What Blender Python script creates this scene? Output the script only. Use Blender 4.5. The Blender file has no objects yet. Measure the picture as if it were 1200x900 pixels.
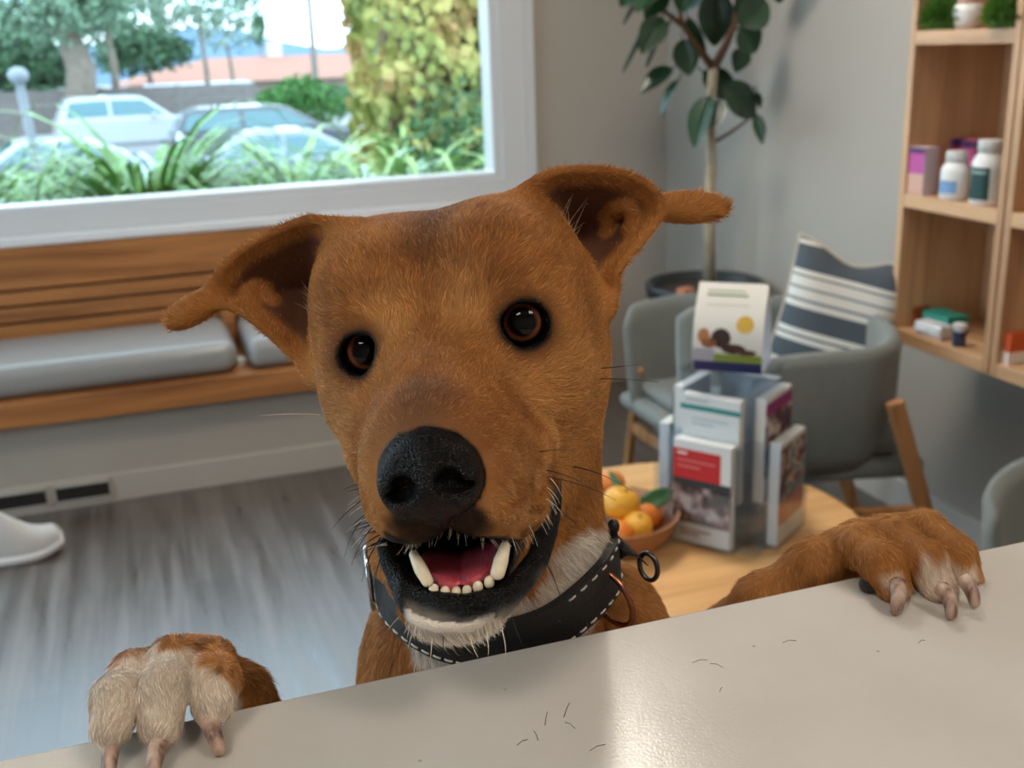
import bpy, bmesh, math, random
import numpy as np
from mathutils import Vector, Matrix
random.seed(7); RNG = np.random.default_rng(7)
SC = bpy.context.scene; COL = SC.collection
# ---------------------------------------------------------------- camera
FPX, PITCH, ROLL, YAW = 1280.0, math.radians(17.3), math.radians(2.0), math.radians(18.6)
CAM = np.array([0, 0, 1.38])
_f = np.array([math.sin(YAW)*math.cos(PITCH), math.cos(YAW)*math.cos(PITCH), -math.sin(PITCH)])
_r = np.cross(_f, [0, 0, 1]); _r /= np.linalg.norm(_r); _u = np.cross(_r, _f)
CR = _r*math.cos(ROLL) - _u*math.sin(ROLL); CU = _r*math.sin(ROLL) + _u*math.cos(ROLL); CF = _f
CM = np.eye(4); CM[:3, 0] = CR; CM[:3, 1] = CU; CM[:3, 2] = -CF; CM[:3, 3] = CAM
def ray(x, y): return CF + CR*(x-600)/FPX - CU*(y-450)/FPX
def on_y(x, y, Y): d = ray(x, y); return CAM + d*(Y/d[1])
def on_x(x, y, X): d = ray(x, y); return CAM + d*(X/d[0])
def on_z(x, y, Z): d = ray(x, y); return CAM + d*((Z-CAM[2])/d[2])
def at_d(x, y, D): return CAM + ray(x, y)*D
def make_camera():
    cd = bpy.data.cameras.new('camera'); co = bpy.data.objects.new('camera', cd); COL.objects.link(co)
    co.matrix_world = Matrix(CM.tolist())
    cd.sensor_width = 36.0; cd.lens = 36.0*FPX/1200.0; cd.clip_start = 0.01; cd.clip_end = 500
    cd.dof.use_dof = True; cd.dof.focus_distance = 0.46; cd.dof.aperture_fstop = 14.0
    SC.camera = co
# ---------------------------------------------------------------- materials
def lin(c):
    return tuple((v/12.92 if v <= .04045 else ((v+.055)/1.055)**2.4) for v in (x/255 for x in c))
class NT:
    def __init__(s, name):
        s.m = bpy.data.materials.new(name); s.m.use_nodes = True; s.t = s.m.node_tree; s.t.nodes.clear()
        s.out = s.t.nodes.new('ShaderNodeOutputMaterial')
    def n(s, typ, **kw):
        nd = s.t.nodes.new(typ)
        for k, v in kw.items():
            if k.startswith('i_'):
                nd.inputs[int(k[2:]) if k[2:].isdigit() else k[2:].replace('_', ' ')].default_value = v
            else: setattr(nd, k, v)
        return nd
    def l(s, a, b): s.t.links.new(a, b)
    def bsdf(s, col=(.5,.5,.5), rough=.5, metal=0, spec=.5, **kw):
        b = s.n('ShaderNodeBsdfPrincipled'); b.inputs['Base Color'].default_value = (*col, 1)
        b.inputs['Roughness'].default_value = rough; b.inputs['Metallic'].default_value = metal
        b.inputs['Specular IOR Level'].default_value = spec
        for k, v in kw.items(): b.inputs[k.replace('_', ' ')].default_value = v
        s.l(b.outputs[0], s.out.inputs[0]); return b
def ramp(nt, fac, stops):
    r = nt.n('ShaderNodeValToRGB'); e = r.color_ramp.elements
    while len(e) < len(stops): e.new(.5)
    for k, (p, c) in zip(e, stops): k.position = p; k.color = (*c, 1)
    nt.l(fac, r.inputs[0]); return r.outputs[0]
def coords(nt, scale=(1,1,1), rot=(0,0,0), kind='Object'):
    tc = nt.n('ShaderNodeTexCoord'); mp = nt.n('ShaderNodeMapping')
    mp.inputs['Scale'].default_value = scale; mp.inputs['Rotation'].default_value = rot
    nt.l(tc.outputs[kind], mp.inputs[0]); return mp.outputs[0]
_MC = {}
def plain(name, rgb, rough=.5, metal=0, spec=.5, bump=0, bscale=200, var=0, vscale=6, **kw):
    """simple procedural material: base colour with soft noise variation and fine bump"""
    if name in _MC: return _MC[name]
    nt = NT(name); c = lin(rgb); b = nt.bsdf(c, rough, metal, spec, **kw)
    if var:
        nz = nt.n('ShaderNodeTexNoise', i_Scale=vscale, i_Detail=4.0); nt.l(coords(nt), nz.inputs['Vector'])
        nt.l(ramp(nt, nz.outputs[0], [(.3, tuple(v*(1-var) for v in c)), (.7, tuple(min(1, v*(1+var)) for v in c))]), b.inputs['Base Color'])
    if bump:
        n2 = nt.n('ShaderNodeTexNoise', i_Scale=bscale, i_Detail=3.0); nt.l(coords(nt), n2.inputs['Vector'])
        bp = nt.n('ShaderNodeBump', i_Strength=bump, i_Distance=.002); nt.l(n2.outputs[0], bp.inputs['Height']); nt.l(bp.outputs[0], b.inputs['Normal'])
    _MC[name] = nt.m; return nt.m
def wood(name, dark, light, axis=0, scale=1.0, rough=.45):
    if name in _MC: return _MC[name]
    nt = NT(name); b = nt.bsdf(lin(light), rough)
    sc = [22*scale]*3; sc[axis] = 1.3*scale
    v = coords(nt, sc)
    nz = nt.n('ShaderNodeTexNoise', i_Scale=1.0, i_Detail=6.0, i_Roughness=.6, i_Distortion=.6); nt.l(v, nz.inputs['Vector'])
    nt.l(ramp(nt, nz.outputs[0], [(.32, lin(dark)), (.55, lin(light)), (.75, tuple(min(1, x*1.12) for x in lin(light)))]), b.inputs['Base Color'])
    bp = nt.n('ShaderNodeBump', i_Strength=.15, i_Distance=.001); nt.l(nz.outputs[0], bp.inputs['Height']); nt.l(bp.outputs[0], b.inputs['Normal'])
    _MC[name] = nt.m; return nt.m
# ---------------------------------------------------------------- objects
def tag(o, label=None, cat=None, group=None, kind=None):
    if label: o['label'] = label
    if cat: o['category'] = cat
    if group: o['group'] = group
    if kind: o['kind'] = kind
    return o
def empty(name, loc=(0,0,0), rz=0, **kw):
    o = bpy.data.objects.new(name, None); COL.objects.link(o); o.location = loc; o.rotation_euler = (0, 0, rz); o.empty_display_size = .05
    return tag(o, **kw)
def link(name, me, mat, parent=None, smooth=None, **kw):
    o = bpy.data.objects.new(name, me); COL.objects.link(o)
    for m in (mat if isinstance(mat, (list, tuple)) else [mat]): me.materials.append(m)
    if parent is not None: o.parent = parent
    if smooth is True:
        me.polygons.foreach_set('use_smooth', [True]*len(me.polygons))
    return tag(o, **kw)
def from_np(name, V, Fc, mat, parent=None, smooth=True, **kw):
    """V (n,3), Fc list/array of faces (all quads or all tris when array)"""
    me = bpy.data.meshes.new(name); V = np.asarray(V, np.float32)
    if isinstance(Fc, np.ndarray):
        k = Fc.shape[1]; me.vertices.add(len(V)); me.vertices.foreach_set('co', V.ravel())
        me.loops.add(Fc.size); me.loops.foreach_set('vertex_index', Fc.ravel().astype(np.int32))
        me.polygons.add(len(Fc)); me.polygons.foreach_set('loop_start', np.arange(0, Fc.size, k, dtype=np.int32))
        me.update(calc_edges=True)
    else:
        me.from_pydata(V.tolist(), [], Fc); me.update()
    return link(name, me, mat, parent, smooth, **kw)
class MB:
    """collects shapes into one mesh"""
    def __init__(s): s.bm = bmesh.new()
    def _xf(s, vs, loc, rot):
        M = Matrix.Translation(loc) @ (rot if isinstance(rot, Matrix) else Matrix.Rotation(rot, 4, 'Z'))
        bmesh.ops.transform(s.bm, matrix=M, verts=vs)
    def box(s, loc, size, rot=0, bev=0, seg=2, mi=0):
        r = bmesh.ops.create_cube(s.bm, size=1); vs = r['verts']
        bmesh.ops.scale(s.bm, vec=size, verts=vs)
        if bev:
            es = list({e for v in vs for e in v.link_edges})
            rr = bmesh.ops.bevel(s.bm, geom=es, offset=bev, segments=seg, affect='EDGES', profile=.5); vs = list({v for f in rr['faces'] for v in f.verts} | {v for v in vs if v.is_valid})
        if mi:
            for f in {f for v in vs for f in v.link_faces}: f.material_index = mi
        s._xf(vs, loc, rot); return s
    def bx(s, a, b, bev=0, mi=0):
        a, b = np.minimum(a, b), np.maximum(a, b)
        return s.box(tuple((a+b)/2), tuple(b-a), 0, bev, mi=mi)
    def lathe(s, prof, loc=(0,0,0), rot=0, n=32, mi=0, squash=None):
        rings = []
        for r, z in prof:
            rings.append([s.bm.verts.new((r*math.cos(2*math.pi*k/n), r*math.sin(2*math.pi*k/n), z)) for k in range(n)] if r > 1e-6 else [s.bm.verts.new((0, 0, z))])
        for A, B in zip(rings, rings[1:]):
            for k in range(n):
                q = []
                for v in (A[k % len(A)], A[(k+1) % len(A)], B[(k+1) % len(B)], B[k % len(B)]):
                    if v not in q: q.append(v)
                if len(q) > 2:
                    f = s.bm.faces.new(q); f.smooth = True; f.material_index = mi
        vs = [v for R in rings for v in R]; s._xf(vs, loc, rot); return s
    def tube(s, pts, rad, n=8, caps=True, mi=0, closed=False):
        pts = [Vector(p) for p in pts]; N = len(pts)
        rad = rad if isinstance(rad, (list, tuple, np.ndarray)) else [rad]*N
        up = Vector((0, 0, 1)); rings = []
        for i, p in enumerate(pts):
            if closed: t = pts[(i+1) % N]-pts[i-1]
            else: t = pts[min(i+1, N-1)]-pts[max(i-1, 0)]
            t.normalize()
            if abs(t.dot(up)) > .97: up = Vector((1, 0, 0)) if abs(t.x) < .9 else Vector((0, 1, 0))
            a = t.cross(up).normalized(); b = a.cross(t).normalized(); up = b
            rings.append([s.bm.verts.new(p+rad[i]*(a*math.cos(2*math.pi*k/n)+b*math.sin(2*math.pi*k/n))) for k in range(n)])
        for i in range(N if closed else N-1):
            A, B = rings[i], rings[(i+1) % N]
            for k in range(n):
                f = s.bm.faces.new((A[k], A[(k+1) % n], B[(k+1) % n], B[k])); f.smooth = True; f.material_index = mi
        if caps and not closed:
            for R in (rings[0][::-1], rings[-1]): f = s.bm.faces.new(R); f.material_index = mi
        return s
    def sphere(s, loc, size, rot=0, u=20, v=12, mi=0):
        r = bmesh.ops.create_uvsphere(s.bm, u_segments=u, v_segments=v, radius=1); vs = r['verts']
        bmesh.ops.scale(s.bm, vec=size if isinstance(size, (tuple, list)) else (size,)*3, verts=vs)
        for f in {f for w in vs for f in w.link_faces}: f.smooth = True; f.material_index = mi
        s._xf(vs, loc, rot); return s
    def prism(s, poly, z0, z1, loc=(0,0,0), rot=0, mi=0):
        """poly in local xy, extruded in local z"""
        a = [s.bm.verts.new((x, y, z0)) for x, y in poly]; b = [s.bm.verts.new((x, y, z1)) for x, y in poly]; n = len(poly)
        fs = [s.bm.faces.new(a[::-1]), s.bm.faces.new(b)]
        for i in range(n): fs.append(s.bm.faces.new((a[i], a[(i+1) % n], b[(i+1) % n], b[i])))
        for f in fs: f.material_index = mi
        s._xf(a+b, loc, rot); return s
    def quad(s, pts, mi=0):
        f = s.bm.faces.new([s.bm.verts.new(p) for p in pts]); f.material_index = mi; return s
    def build(s, name, mat, parent=None, smooth=None, bev=0, bevseg=2, **kw):
        me = bpy.data.meshes.new(name); bmesh.ops.recalc_face_normals(s.bm, faces=s.bm.faces); s.bm.to_mesh(me); s.bm.free()
        o = link(name, me, mat, parent, smooth, **kw)
        if bev:
            m = o.modifiers.new('bevel', 'BEVEL'); m.width = bev; m.segments = bevseg; m.limit_method = 'ANGLE'; m.angle_limit = math.radians(40)
        return o
def cam_to_world(V): return np.asarray(V) @ CM[:3, :3].T + CM[:3, 3]
DOG_H = 1.5; FUR_N = 260000; FUR_W = .11
SKY = 5.4; L_FRONT = 40.0; L_BACK = 15.0; EXPO = 0.0
PIL_LOC = tuple(on_y(982, 374, 2.35)); PIL_ROT = (-.20, .20, -.80)
# ================================================================ DOG
# a signed-distance body (millimetres, dog-head frame and world frame mixed through one working frame)
def P(px, py, D):  # working frame: right, up, towards viewer; mm
    return np.array([(px-600)/FPX*D, -(py-450)/FPX*D, -D])
WUP = np.array([CR[2], CU[2], -CF[2]])           # world up in the working frame
def w2c(p): return (np.asarray(p)-CAM) @ CM[:3, :3]*1000
# head frame
_ro, _ps, _th = math.radians(9.4), math.radians(6.0), math.radians(11.0)
def _Rz(a): return np.array([[math.cos(a), -math.sin(a), 0], [math.sin(a), math.cos(a), 0], [0, 0, 1]])
def _Ry(a): return np.array([[math.cos(a), 0, math.sin(a)], [0, 1, 0], [-math.sin(a), 0, math.cos(a)]])
def _Rx(a): return np.array([[1, 0, 0], [0, math.cos(a), -math.sin(a)], [0, math.sin(a), math.cos(a)]])
HR = _Rz(_ro) @ _Ry(-_ps) @ _Rx(_th)             # columns r,u,f in the working frame
HO = P(517, 398, 480)
def H(r, u, f): return HO + HR @ np.array([r, u, f], float)
def toH(p): return (p-HO) @ HR
def smin(a, b, k):
    h = np.maximum(k-np.abs(a-b), 0)/k
    return np.minimum(a, b)-h*h*k*.25
def smax(a, b, k): return -smin(-a, -b, k)
def ell(p, c, r, R=None):
    q = p-np.asarray(c, np.float32)
    if R is not None: q = q @ np.asarray(R, np.float32)
    r = np.asarray(r, np.float32)
    k0 = np.sqrt(((q/r)**2).sum(1)); k1 = np.sqrt(((q/(r*r))**2).sum(1))
    return k0*(k0-1)/np.maximum(k1, 1e-6)
def cone(p, a, b, ra, rb):
    a = np.asarray(a, np.float32); b = np.asarray(b, np.float32); ba = b-a
    t = np.clip(((p-a) @ ba)/(ba @ ba), 0, 1)
    return np.sqrt(((p-a-t[:, None]*ba)**2).sum(1))-(ra+(rb-ra)*t)
def chain(p, pts, rs, k=6):
    d = None
    for i in range(len(pts)-1):
        e = cone(p, pts[i], pts[i+1], rs[i], rs[i+1]); d = e if d is None else smin(d, e, k)
    return d
def cloud(p, S, rad):
    out = np.full(len(p), 1e3, np.float32); S = S.astype(np.float32)
    s2 = (S*S).sum(1)
    for i in range(0, len(p), 20000):
        q = p[i:i+20000]; d2 = (q*q).sum(1)[:, None]-2*q @ S.T+s2
        j = d2.argmin(1); out[i:i+20000] = np.sqrt(np.maximum(d2[np.arange(len(q)), j], 0))-rad[j]
    return out
# ---- eyes (head frame)
EYE = [np.array([-34.3, .5, -2.0]), np.array([36.2, 1.2, -3.0])]
EYER = 13.0
# ---- ears: bowl-shaped sheets
def bowl(rim, apex, depth, n=70, m=26, rad=(3.6, 2.4), bulge=None):
    rim = np.array([P(*q) for q in rim]); t = np.linspace(0, 1, len(rim)); tt = np.linspace(0, 1, n)
    R = np.stack([np.interp(tt, t, rim[:, k]) for k in range(3)], 1)
    for _ in range(3): R[1:-1] = (R[:-2]+2*R[1:-1]+R[2:])/4
    A = P(*apex); S = []; W = []
    for s in np.linspace(0.02, 1, m):
        q = A+(R-A)*s; q[:, 2] -= depth*(1-s**2.2)*np.sin(np.pi*np.clip(tt*1.0, 0.06, .94))**.5
        S.append(q); W.append(np.full(n, rad[0]+(rad[1]-rad[0])*s))
    return np.concatenate(S), np.concatenate(W)
EAR_R_RIM = [(606,236,505),(622,214,508),(650,201,510),(690,198,514),(728,202,518),(755,214,522),(772,230,524),(778,244,524),(770,258,524),(755,279,524),(738,298,524),(722,318,524),(722,338,530),(716,362,528)]
EAR_R = bowl(EAR_R_RIM, (652,288,548), 14)
EAR_L_RIM = [(412,266,510),(385,258,514),(360,256,516),(330,268,520),(298,284,524),(268,305,528),(248,334,532),(246,358,533),(268,358,532),(290,369,531),(318,392,530),(345,418,528),(366,446,524)]
EAR_L = bowl(EAR_L_RIM, (376,338,548), 14)
# ---- legs and paws (world metres -> working frame)
CZ = 1.115                                       # counter top
def PW(px, py, z): return on_z(px, py, CZ+z)
def wpt(q): return w2c(np.asarray(q))
def toe_chain(pts):  # (px,py,worldY)
    return [wpt(on_y(*q)) for q in pts]
L_TOES = [toe_chain(q) for q in (
    [(186,782,.458),(158,790,.444),(140,818,.432),(133,848,.426)],
    [(186,780,.452),(158,790,.434),(137,818,.413),(131,850,.404)],
    [(212,770,.450),(202,775,.432),(192,806,.410),(188,850,.400)],
    [(240,774,.450),(247,776,.434),(252,798,.414),(249,824,.405)])]
L_TR = [[8.6,8.8,8.4,7.6],[8.8,9.2,9,8.4],[9.2,9.6,9.4,8.8],[9.2,9.8,9.6,8.6]]
R_TOES = [toe_chain(q) for q in (
    [(985,640,.440),(1010,642,.424),(1036,662,.402),(1047,687,.395)],
    [(1010,632,.440),(1048,630,.424),(1085,658,.398),(1100,690,.388)],
    [(1037,622,.446),(1084,620,.430),(1120,649,.406),(1134,682,.396)],
    [(1030,622,.458),(1078,622,.446),(1110,644,.430),(1124,672,.420)])]
R_TR = [[9.6,10.6,10.2,8.8],[9.4,10.2,10,8.9],[9,9.5,9.2,8.2],[8.6,9.2,8.6,7.4]]
L_WR = [wpt(on_y(228,785,.452)), wpt(on_y(284,812,.452)), wpt((.037,.464,1.055)), wpt((.085,.575,.92)), wpt((.150,.640,.91))]
L_WRR = [15, 10.5, 12, 22, 34]
R_WR = [wpt(on_y(1010,640,.446)), wpt(on_y(955,662,.440)), wpt(on_y(890,702,.446)), wpt((.262,.585,.955)), wpt((.235,.600,1.04))]
R_WRR = [15, 11.5, 10.5, 14, 22, 36]
COLC = P(583, 672, 572)                          # collar centre
NECK = [H(0, -30, -88), COLC, P(603, 800, 628)]
NR = [66, 54, 80]
TORSO = [P(603, 800, 632), wpt((.185, .660, .88)), wpt((.20, .700, .70)), wpt((.205, .760, .56))]
TR = [74, 92, 90, 84]
HIND = []
for s in (-1, 1):
    HIND.append(([wpt((.205+s*.06, .755, .56)), wpt((.205+s*.085, .66, .36)), wpt((.205+s*.08, .80, .17)), wpt((.205+s*.08, .755, .03)), wpt((.205+s*.08, .685, .022))], [74, 42, 20, 18, 20]))
TAIL = ([wpt((.205, .82, .55)), wpt((.205, .95, .50)), wpt((.215, 1.05, .56)), wpt((.22, 1.10, .68))], [24, 17, 13, 6])

def resamp(pts, n):
    pts = np.array(pts, float); t = np.linspace(0, 1, len(pts)); tt = np.linspace(0, 1, n)
    return np.stack([np.interp(tt, t, pts[:, k]) for k in range(pts.shape[1])], 1)
LIP = toH(np.array([P(*q) for q in resamp([(452,640,450),(458,660,446),(470,682,440),(488,697,432),(515,708,427),(545,711,425),(583,702,428),(610,684,434),(630,656,441),(642,622,449),(648,590,456),(648,562,462)], 60)]))
LIPR = np.interp(np.linspace(0, 1, 60), [0, .2, .5, .7, 1], [4, 5, 5, 5, 3.5])
CAVP = [toH(P(*q)) for q in [(490,655,450),(560,660,440),(606,650,444),(628,628,450),(640,600,458),(645,570,466)]]
CAVR = [6, 9, 7, 5, 4, 3]
CAVP2 = [toH(P(*q)) for q in [(500,662,440),(476,655,448),(468,640,455)]]
def mirr(c): return [H(-c[0], c[1], c[2]), H(*c)]
HRf = HR.astype(np.float32)
def on_ear(S, pts):
    out = []
    for x, y in pts:
        px, py = 600+FPX*S[:, 0]/-S[:, 2], 450-FPX*S[:, 1]/-S[:, 2]; i = np.hypot(px-x, py-y)+.15*(S[:, 2].max()-S[:, 2]); k = int(i.argmin()); D = -S[k, 2]-3.5; out.append(P(x, y, D))
    return out
FOLD_R = on_ear(EAR_R[0], [(713,270),(714,254),(722,243),(734,242),(741,252),(739,268)])
FOLD_L = on_ear(EAR_L[0], [(318,352),(309,341),(299,337),(291,343),(294,356)])
def sdf_nose(q, m, carve=True):
    E = lambda c, r: ell(m, c, r)
    Q = lambda c, r: ell(q, c, r)
    n = Q((-.3, -36.5, 85), (17.6, 18, 13.5))
    n = smin(n, E((10, -39, 86), (9, 11, 11)), 6)
    n = smin(n, cone(q, (0, -40, 90), (0, -56, 82), 6, 3), 5)
    if not carve: return n
    n = smax(n, -E((8.6, -37.5, 98), (4.8, 4.8, 8)), 3)
    n = smax(n, -E((12.5, -41, 96), (5, 2.0, 8)), 2.5)
    n = smax(n, -cone(q, (0, -38, 101), (0, -62, 88), 1.0, 1.0), 2)
    return n
def sdf_head(p):
    q = toH(p).astype(np.float32)
    a = np.abs(q[:, 0]); m = q.copy(); m[:, 0] = a       # mirrored frame
    E = lambda c, r, R=None: ell(m, c, r, R)
    Q = lambda c, r, R=None: ell(q, c, r, R)
    d = Q((0, 10, -62), (62, 44, 72))                    # skull
    d = smin(d, E((34, 30, -48), (26, 24, 40)), 22)      # parietal corners
    d = smin(d, E((27, 18, -16), (26, 24, 30)), 18)      # brow
    d = smin(d, E((37, -20, -54), (33, 46, 50)), 24)     # cheek muscle
    d = smin(d, E((34, -24, -12), (24, 26, 26)), 18)     # under the eye
    d = smin(d, cone(q, (0, -14, -14), (0, -26, 66), 34, 22), 22)   # bridge
    d = smin(d, E((15, -42, 44), (20, 24, 38)), 14)      # upper lip, flews
    d = smin(d, E((13, -53, 66), (17, 15, 17)), 10)
    d = smin(d, ell(q, toH(P(448, 520, 482)), (16, 26, 24)), 12)       # left lower cheek
    d = smin(d, chain(q, [toH(P(*c)) for c in [(592,612,440),(612,592,446),(622,562,453),(620,522,464)]], [9.5, 10, 10, 11], 5), 18)
    # lower jaw
    j = cone(q, (2, -70, -50), toH(P(538, 690, 440)), 36, 17)
    j = smin(j, Q(toH(P(536, 696, 434)), (25, 16, 20)), 10)
    j = smin(j, E((28, -66, -30), (20, 28, 36)), 16)
    # mouth cavity
    cav = Q(toH(P(540, 668, 436)), (24.5, 14.5, 42))
    cav = smin(cav, chain(q, CAVP, CAVR, 3), 4)
    d = smin(d, j, 8)
    d = smax(d, -cav, 3.0)
    d = smin(d, chain(q, [toH(P(*c)) for c in [(456,632,470),(464,656,464),(480,682,452),(505,702,440)]], [9, 9, 8, 6], 5), 5)
    # lower lip rim
    d = smin(d, cloud(q, LIP, LIPR), 5)
    # nose pad
    n = sdf_nose(q, m)
    d = smin(d, n, 3)
    # eye sockets and lids
    for e in EYE:
        f = e+np.array([np.sign(e[0])*1.5, 0, 1.0])
        d = smin(d, ell(q, f, (EYER+2.8,)*3), 8)
    for e in EYE:
        ax = EYEAX[0 if e[0] < 0 else 1]
        d = smax(d, -ell(q, e+ax*13.5, (11.4, 9.9, 9.0)), 1.8)
        d = smax(d, -ell(q, e, (EYER+.2,)*3), 1.0)
    return d
EYEAX = [np.array([.19, .02, .98]), np.array([.10, .03, .99])]
GROUPS = []
def grp(c, rad, fn): GROUPS.append((np.asarray(c, np.float32), rad, fn))
def bound(pts, rs):
    c = np.mean(pts, 0); return c, max(np.linalg.norm(np.asarray(p)-c)+r for p, r in zip(pts, rs))
grp(H(0, -20, -15), 175, sdf_head)
grp(*bound(EAR_R[0], EAR_R[1]), lambda p: smin(cloud(p, *EAR_R), smin(ell(p, P(804, 243, 532), (22, 8.0, 7), _Rz(.0)), chain(p, FOLD_R, [3, 3.4, 3.6, 3.6, 3.4, 3], 2), 3), 4))
grp(*bound(EAR_L[0], EAR_L[1]), lambda p: smin(cloud(p, *EAR_L), smin(ell(p, P(228, 362, 535), (16.5, 7.5, 7), _Rz(.55)), chain(p, FOLD_L, [2.6, 3, 3.2, 3, 2.6], 2), 3), 4))
def sdf_trunk(p):
    d = smin(chain(p, NECK, NR, 20), chain(p, TORSO, TR, 30), 30)
    d = smin(d, ell(p, P(512, 800, 614), (40, 62, 56)), 24)
    d = smin(d, ell(p, P(722, 775, 604), (32, 52, 48)), 20)
    return d
grp(*bound(NECK+TORSO, NR+TR), sdf_trunk)
for pts, rs in HIND+[TAIL]: grp(*bound(pts, rs), lambda p, a=pts, b=rs: chain(p, a, b, 14))
def paw(toes, tr, wr, wrr):
    def f(p):
        d = chain(p, wr, wrr, 12)
        t = None
        for c, r in zip(toes, tr):
            e = chain(p, c, r, 5); t = e if t is None else smin(t, e, .8)
        d = smin(d, t, 4)
        pw = (p @ WUP.astype(np.float32))+CAM[2]*1000            # world height in mm: pads rest on the counter
        return d, pw
    def g(p):
        d, h = f(p); y = (p @ np.array([CR[1], CU[1], -CF[1]], np.float32))
        slab = np.maximum(CZ*1000+.3-h, y-421.0)                   # inside the slab when negative
        return np.where(y < 421, np.maximum(d, CZ*1000+.3-h), d)
    pts = wr+[q for c in toes for q in c]; rs = wrr+[r for c in tr for r in c]
    grp(*bound(pts, rs), g)
paw(L_TOES, L_TR, L_WR, L_WRR); paw(R_TOES, R_TR, R_WR, R_WRR)
GK = [0, 11, 11, 24, 20, 20, 14, 14, 14]
def sdf(p):
    p = p.astype(np.float32); d = None
    for (c, R, fn), k in zip(GROUPS, GK):
        far = np.sqrt(((p-c)**2).sum(1))-R; near = far < 30
        e = np.maximum(far, 28).astype(np.float32)
        if near.any(): e[near] = fn(p[near])
        d = e if d is None else smin(d, e, k)
    return d
def surface_nets(sdf, lo, hi, h, B=8):
    lo = np.asarray(lo, np.float64); nb = np.ceil((np.asarray(hi)-lo)/(h*B)).astype(int)
    g = np.stack(np.meshgrid(*[np.arange(n) for n in nb], indexing='ij'), -1).reshape(-1, 3)
    cen = lo+(g+.5)*h*B; dd = np.concatenate([sdf(cen[i:i+200000]) for i in range(0, len(cen), 200000)])
    act = g[np.abs(dd) < h*B*.87*1.5+2]
    NX = nb*B+2; off = np.stack(np.meshgrid(*[np.arange(B+1)]*3, indexing='ij'), -1).reshape(-1, 3)
    ids, pos, sgn = [], [], []
    for i in range(0, len(act), 500):
        a = act[i:i+500]; idx = (a*B)[:, None, :]+off
        v = sdf((lo+idx*h).reshape(-1, 3)).reshape(len(a), B+1, B+1, B+1)
        c = np.stack([v[:, x:B+x, y:B+y, z:B+z] for x in (0, 1) for y in (0, 1) for z in (0, 1)], -1)
        neg = (c < 0); mix = neg.any(-1) & ~neg.all(-1)
        w = np.argwhere(mix); 
        if not len(w): continue
        cv = c[mix]; cell = a[w[:, 0]]*B+w[:, 1:]
        acc = np.zeros((len(cv), 3)); cnt = np.zeros(len(cv))
        cor = np.array([(x, y, z) for x in (0, 1) for y in (0, 1) for z in (0, 1)])
        for p_ in range(8):
            for q_ in range(p_+1, 8):
                if np.abs(cor[p_]-cor[q_]).sum() != 1: continue
                f = (cv[:, p_] < 0) != (cv[:, q_] < 0)
                t = cv[:, p_]/np.where(f, cv[:, p_]-cv[:, q_], 1)
                acc[f] += (cor[p_]+t[:, None]*(cor[q_]-cor[p_]))[f]; cnt[f] += 1
        ids.append((cell[:, 0]*NX[1]+cell[:, 1])*NX[2]+cell[:, 2]); pos.append(lo+(cell+acc/cnt[:, None])*h); sgn.append(cv[:, [0, 4, 2, 1]] < 0)
    ids = np.concatenate(ids); pos = np.concatenate(pos); sgn = np.concatenate(sgn)
    o = np.argsort(ids); ids, pos, sgn = ids[o], pos[o], sgn[o]
    st = [NX[1]*NX[2], NX[2], 1]; quads = []
    for ax in range(3):
        u, v = [(1, 2), (2, 0), (0, 1)][ax]
        m = sgn[:, 0] != sgn[:, ax+1]
        base = ids[m]; q = np.stack([base-st[u]-st[v], base-st[v], base, base-st[u]], 1)
        flip = ~sgn[m, 0]; q[flip] = q[flip][:, ::-1]
        k = np.searchsorted(ids, q); k = np.minimum(k, len(ids)-1); ok = (ids[k] == q).all(1)
        quads.append(k[ok])
    return pos, np.concatenate(quads)
def vnormals(V, Fq):
    n = np.cross(V[Fq[:, 2]]-V[Fq[:, 0]], V[Fq[:, 3]]-V[Fq[:, 1]]); N = np.zeros_like(V)
    for k in range(4): np.add.at(N, Fq[:, k], n)
    return N/np.maximum(np.linalg.norm(N, axis=1, keepdims=True), 1e-9)
import time as _t; _t0 = _t.time()
_all = np.concatenate([c[None]+np.array([[-R]*3, [R]*3]) for c, R, _ in GROUPS])
BV, BF = surface_nets(sdf, _all.min(0)-4, _all.max(0)+4, DOG_H)
print('dog mesh', len(BV), len(BF), _t.time()-_t0)
# ---------------------------------------------------------------- coat pigment
def proj(p): return 600+FPX*p[:, 0]/-p[:, 2], 450-FPX*p[:, 1]/-p[:, 2]
def polysd(x, y, poly):
    """signed distance to a polygon, negative inside"""
    poly = np.array(poly, float); d = np.full(len(x), 1e9); ins = np.zeros(len(x), bool); n = len(poly)
    for i in range(n):
        a, b = poly[i], poly[(i+1) % n]; e = b-a; wx, wy = x-a[0], y-a[1]
        t = np.clip((wx*e[0]+wy*e[1])/(e@e), 0, 1); d = np.minimum(d, np.hypot(wx-e[0]*t, wy-e[1]*t))
        c = ((a[1] > y) != (b[1] > y)) & (x < e[0]*(y-a[1])/(e[1] if e[1] else 1e-9)+a[0]); ins ^= c
    return np.where(ins, -d, d)
def sst(a, b, x): t = np.clip((x-a)/(b-a), 0, 1); return t*t*(3-2*t)
_RW = RNG.normal(size=(24, 3)); _RP = RNG.uniform(0, 6.28, 24)
def wob(p, s):  # cheap smooth noise about -1..1
    return np.sin(p @ (_RW.T/s)+_RP).sum(1)/5.0
LIPP = np.array([proj(HO[None]+(HR @ q)[None]) for q in LIP])[:, :, 0]
THROAT = [(592,732),(622,700),(640,668),(650,644),(664,630),(690,620),(722,612),(722,650),(700,672),(690,720),(660,760),(560,800),(490,780),(480,745),(478,714),(500,722),(545,730),(590,724)]
CHIN = [(474,702),(490,713),(515,722),(547,726),(585,720),(612,702),(650,690),(650,740),(560,775),(480,740)]
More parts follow.
